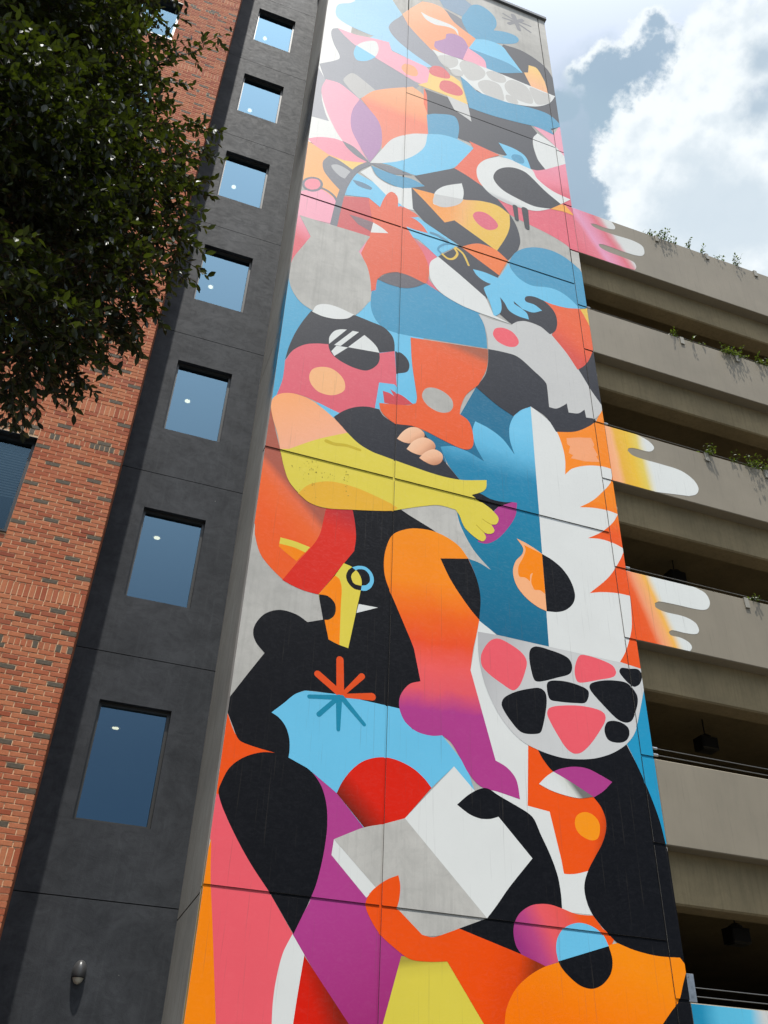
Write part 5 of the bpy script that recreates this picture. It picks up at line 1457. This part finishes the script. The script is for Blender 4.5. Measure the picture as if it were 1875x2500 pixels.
# pale grouted connection pads beside the tower, one under each panel
for i, (zt, zb) in enumerate(SPAN):
    mb = MB()
    ring_a = [(XR + 0.001 + max(0.0, 0.055 + 0.05 * math.cos(q * 0.7) + random.uniform(-0.012, 0.012)), zb - 0.46 + 0.14 * math.sin(q * 0.7) + random.uniform(-0.015, 0.015)) for q in range(9)]
    mb.face([(a, D + 0.135, b) for a, b in ring_a])
    for q in range(9):
        (a0, b0), (a1, b1) = ring_a[q], ring_a[(q + 1) % 9]
        mb.face([(a0, D + 0.135, b0), (a0, D + 0.215, b0), (a1, D + 0.215, b1), (a1, D + 0.135, b1)])
    mb.build('grout_pad', M['patch'], garage)

# hanging lights inside the decks
lights = [((10.45, 12.75, 3.36), 4, 'boxy dark light hanging inside the lowest open deck'),
          ((10.55, 12.75, 6.53), 3, 'boxy dark light hanging under the fourth painted panel'),
          ((10.3, 12.45, 9.78), 2, 'small dark light hanging deep under the painted yellow hand')]
for (x, y, z), i, lab in lights:
    lo = thing('hanging_light', lab, 'light', 'lights hanging in the garage decks', (x, y, z))
    mb = MB()
    mb.box(-0.17, 0.17, -0.13, 0.13, -0.13, 0.10, bev=0.02)
    mb.build('housing', M['frame_dark'], lo)
    mb = MB()
    mb.box(-0.14, 0.14, -0.10, 0.10, -0.145, -0.132)
    mb.build('diffuser', M['frame'], lo)
    mb = MB()
    mb.tube([(0, 0, 0.10), (0, 0, SPAN[i][1] - 0.061 - z)], 0.012, 8)
    mb.tube([(0, 0, 0.101), (0, 0, 0.13), (0, 0, 0.17)], [0.11, 0.11, 0.05], 12)
    mb.build('stem', M['frame_dark'], lo)


# ------------------------------------------------------------------ trailing plants on the panel edges
def mat_leaf(name, c1, c2, rough, trans):
    t = NT(name)
    rnd = t.n('ShaderNodeNewGeometry').outputs['Random Per Island']
    col = t.mix(rnd, lin(c1), lin(c2))
    bs = t.b
    t.base(col, rough, 0.5)
    tl = t.n('ShaderNodeBsdfTranslucent')
    t.set(tl.inputs['Color'], t.mix(1.0, col, (2.4, 2.4, 0.7, 1), 'MULTIPLY'))
    mx = t.n('ShaderNodeMixShader')
    mx.inputs[0].default_value = trans
    t.t.links.new(bs.outputs[0], mx.inputs[1])
    t.t.links.new(tl.outputs[0], mx.inputs[2])
    t.t.links.new(mx.outputs[0], t.out.inputs['Surface'])
    return t.m


M['vine'] = mat_leaf('vine_leaf', (46, 64, 24), (88, 104, 42), 0.4, 0.22)
M['stem'] = NT('green_stem').base(lin((84, 78, 48)), 0.7, 0.3)
M['bark'] = NT('bark').base(lin((62, 52, 44)), 0.9, 0.2)


def add_leaf(mb, p, d, n, L, W):
    """one pointed oval leaf, folded a little along its midrib: 4 triangles on each side"""
    d = d.normalized()
    s = d.cross(n)
    if s.length < 1e-4:
        s = d.cross(Vector((0.3, 0.5, 0.8)))
    s.normalize()
    n = s.cross(d)
    i = len(mb.v)
    prof = ((0.0, 0.0), (0.3, 0.85), (0.62, 1.0), (1.0, 0.0))
    mid = [p + d * L * a - n * L * 0.08 * a * a for a, w in prof]
    lf = [mid[k] + s * W * 0.5 * prof[k][1] + n * W * 0.12 * prof[k][1] for k in (1, 2)]
    rt = [mid[k] - s * W * 0.5 * prof[k][1] + n * W * 0.12 * prof[k][1] for k in (1, 2)]
    mb.v += [tuple(q) for q in (mid[0], mid[1], mid[2], mid[3], lf[0], lf[1], rt[0], rt[1])]
    mb.f += [(i, i + 1, i + 4), (i + 1, i + 2, i + 5, i + 4), (i + 2, i + 3, i + 5), (i, i + 6, i + 1), (i + 1, i + 6, i + 7, i + 2), (i + 2, i + 7, i + 3)]
    mb.mi += [0] * 6


rp = random.Random(11)
ORD = ['first', 'second', 'third', 'fourth', 'fifth', 'sixth', 'seventh', 'eighth', 'ninth', 'tenth']
# panel, x, spread, height, drop, leaves
plants = [(0, 9.98, 0.12, 0.16, 0.03, 60), (0, 10.20, 0.05, 0.12, 0.05, 26), (0, 10.36, 0.13, 0.20, 0.03, 70), (0, 10.55, 0.08, 0.08, 0.02, 28), (0, 10.72, 0.08, 0.08, 0.02, 30),
          (0, 11.12, 0.05, 0.40, 0.0, 36), (0, 11.46, 0.06, 0.18, 0.03, 24), (0, 11.92, 0.10, 0.24, 0.02, 14), (0, 12.10, 0.10, 0.10, 0.02, 26), (0, 12.44, 0.12, 0.42, 0.02, 60),
          (1, 10.04, 0.10, 0.16, 0.02, 44), (1, 10.58, 0.16, 0.04, 0.03, 24), (1, 11.38, 0.18, 0.22, 0.16, 150), (1, 11.68, 0.14, 0.24, 0.10, 90), (1, 12.30, 0.18, 0.24, 0.06, 90),
          (2, 10.22, 0.16, 0.20, 0.06, 90), (2, 10.84, 0.12, 0.20, 0.03, 44), (2, 11.22, 0.18, 0.26, 0.08, 120), (2, 11.52, 0.16, 0.24, 0.06, 100),
          (3, 10.42, 0.05, 0.12, 0.0, 18), (3, 10.62, 0.10, 0.05, 0.02, 16)]
LEVEL = ['topmost panel edge', 'second panel from the top', 'panel with the yellow painted hand', 'panel with the three-fingered painted hand']
count = {}
SIZE = {150: 'bushy', 120: 'bushy', 100: 'full', 90: 'full', 70: 'leafy', 60: 'leafy'}
for (i, x, sp, hgt, drop, nl0) in plants:
    nl = int(nl0 * 1.2)
    k = count.get(i, 0)
    count[i] = k + 1
    zt = SPAN[i][0]
    look = 'tall thin' if hgt > 0.35 else SIZE.get(nl0, 'small')
    po = thing('trailing_plant', f'{look} green plant on the {LEVEL[i]}, {ORD[k]} from the mural tower', 'plant', 'plants along the garage panel edges', (x, D + 0.06, zt))
    fo, sm = MB(), MB()
    ns = max(3, nl // 6)
    for q in range(ns):
        hang = rp.random() < drop * 4
        b = Vector((rp.uniform(-sp, sp) * 0.8, rp.uniform(0.0, 0.10), 0.0))
        if hang:
            tip = b + Vector((rp.uniform(-0.05, 0.08), -0.14 - rp.uniform(0.02, 0.16), -drop * rp.uniform(0.3, 1.0)))
            mid = Vector(((b.x + tip.x) / 2, -0.10, 0.05))
        else:
            tip = b + Vector((rp.uniform(-sp, sp) * 0.7, rp.uniform(-0.30, 0.02), hgt * rp.uniform(0.45, 1.0)))
            mid = (b + tip) * 0.5 + Vector((rp.uniform(-0.03, 0.03), -0.02, 0.02))
        pts = [b, mid, tip]
        sm.tube(pts, [0.004, 0.003, 0.0015], 4, cap=False)
        for w in range(nl // ns):
            s = (w + 0.6) / (nl // ns)
            p = b * (1 - s) ** 2 + mid * 2 * s * (1 - s) + tip * s * s
            d = Vector((rp.uniform(-1, 1), rp.uniform(-1, 0.6), rp.uniform(-0.4, 0.8)))
            L = rp.uniform(0.04, 0.075)
            add_leaf(fo, p, d, Vector((rp.uniform(-0.5, 0.5), rp.uniform(-1, 0), 0.8)), L, L * 0.52)
    fo.build('foliage', M['vine'], po)
    sm.build('stems', M['stem'], po)

# ------------------------------------------------------------------ oak tree overhead at the left
tree = thing('oak_tree', 'dense dark evergreen oak overhanging the brick wall', 'tree', loc=(0, 0, 0))
M['oak'] = mat_leaf('oak_leaf', (22, 28, 11), (50, 60, 19), 0.46, 0.24)
TB = Vector((-4.6, 3.4, GROUND))
rt_ = random.Random(5)
limbs = MB()
fork = Vector((-4.2, 3.7, 3.0))
limbs.tube([TB, TB + Vector((0.05, 0.05, 0.25)), TB + Vector((0.1, 0.1, 1.6)), TB + Vector((0.25, 0.2, 3.4)), fork], [0.42, 0.30, 0.25, 0.22, 0.20], 12)
limbs.build('trunk', M['bark'], tree)
# clumps: centre and radius
CL = TREE_CLUMPS
fo, tw = MB(), MB()


def bez(a, b, c, s):
    return a * (1 - s) ** 2 + b * 2 * s * (1 - s) + c * s * s


for ci, (cx, cy, cz, cr, dens) in enumerate(CL):
    c = Vector((cx, cy, cz))
    lb = MB()
    mid = (fork + c) * 0.5 + Vector((0, 0, 0.7))
    pts = [bez(fork, mid, c, s / 7) for s in range(8)]
    lb.tube(pts, [0.085 - 0.066 * s / 7 for s in range(8)], 7)
    lb.build('limb', M['bark'], tree)
    nt = int(dens * (cr / 0.6) ** 2.2)
    for q in range(nt):
        u = Vector((rt_.gauss(0, 1), rt_.gauss(0, 1), rt_.gauss(0, 1))).normalized()
        r = cr * rt_.random() ** 0.42
        b = c + u * r * 0.88
        out = (u * 0.9 + Vector((rt_.uniform(-0.5, 0.7), rt_.uniform(-0.5, 0.5), rt_.uniform(-0.9, 0.25)))).normalized()
        L = rt_.uniform(0.14, 0.30)
        tip = b + out * L + Vector((0, 0, -0.05))
        m = (b + tip) * 0.5 + Vector((0, 0, 0.03))
        tw.tube([b, m, tip], [0.0045, 0.003, 0.0016], 3, cap=False)
        n = rt_.randint(8, 12)
        for w in range(n):
            s = 0.12 + 0.88 * w / (n - 1)
            p = bez(b, m, tip, s)
            ang = 2.4 * w + rt_.uniform(-0.4, 0.4)
            sd = out.orthogonal().normalized()
            sd = Matrix.Rotation(ang, 3, out) @ sd
            d = out * rt_.uniform(0.35, 0.9) + sd * 0.85 + Vector((0, 0, -0.15))
            Lf = rt_.uniform(0.050, 0.088)
            add_leaf(fo, p, d, Vector((rt_.uniform(-0.6, 0.6), rt_.uniform(-0.6, 0.6), 1.0)), Lf, Lf * rt_.uniform(0.36, 0.48))
# longer sprays that reach out of the crown
for (bx, by, bz, tx, ty, tz, nn) in TREE_SPRAYS:
    b, tip = Vector((bx, by, bz)), Vector((tx, ty, tz))
    m = (b + tip) * 0.5 + Vector((0, 0, 0.06))
    tw.tube([bez(b, m, tip, s / 6) for s in range(7)], [0.007 - 0.0055 * s / 6 for s in range(7)], 4, cap=False)
    out = (tip - b).normalized()
    for w in range(nn):
        s = 0.05 + 0.95 * w / (nn - 1)
        p = bez(b, m, tip, s)
        sd = Matrix.Rotation(2.4 * w + rt_.uniform(-0.5, 0.5), 3, out) @ out.orthogonal().normalized()
        d = out * rt_.uniform(0.4, 0.9) + sd * 0.8 + Vector((0, 0, -0.1))
        Lf = rt_.uniform(0.055, 0.092)
        if w % 4 == 1 and s < 0.9:
            p2 = p + sd * rt_.uniform(0.05, 0.13) + out * 0.06
            tw.tube([p, p2], [0.003, 0.0015], 3, cap=False)
            for e in range(4):
                d2 = (p2 - p).normalized() + Vector((rt_.uniform(-0.8, 0.8), rt_.uniform(-0.8, 0.8), rt_.uniform(-0.8, 0.5)))
                add_leaf(fo, p.lerp(p2, 0.4 + 0.2 * e), d2, Vector((rt_.uniform(-0.7, 0.7), rt_.uniform(-0.7, 0.7), 1)), Lf * 0.9, Lf * 0.38)
        add_leaf(fo, p, d, Vector((rt_.uniform(-0.7, 0.7), rt_.uniform(-0.7, 0.7), 1)), Lf, Lf * 0.42)
fo.build('crown', M['oak'], tree)
tw.build('twigs', M['bark'], tree)
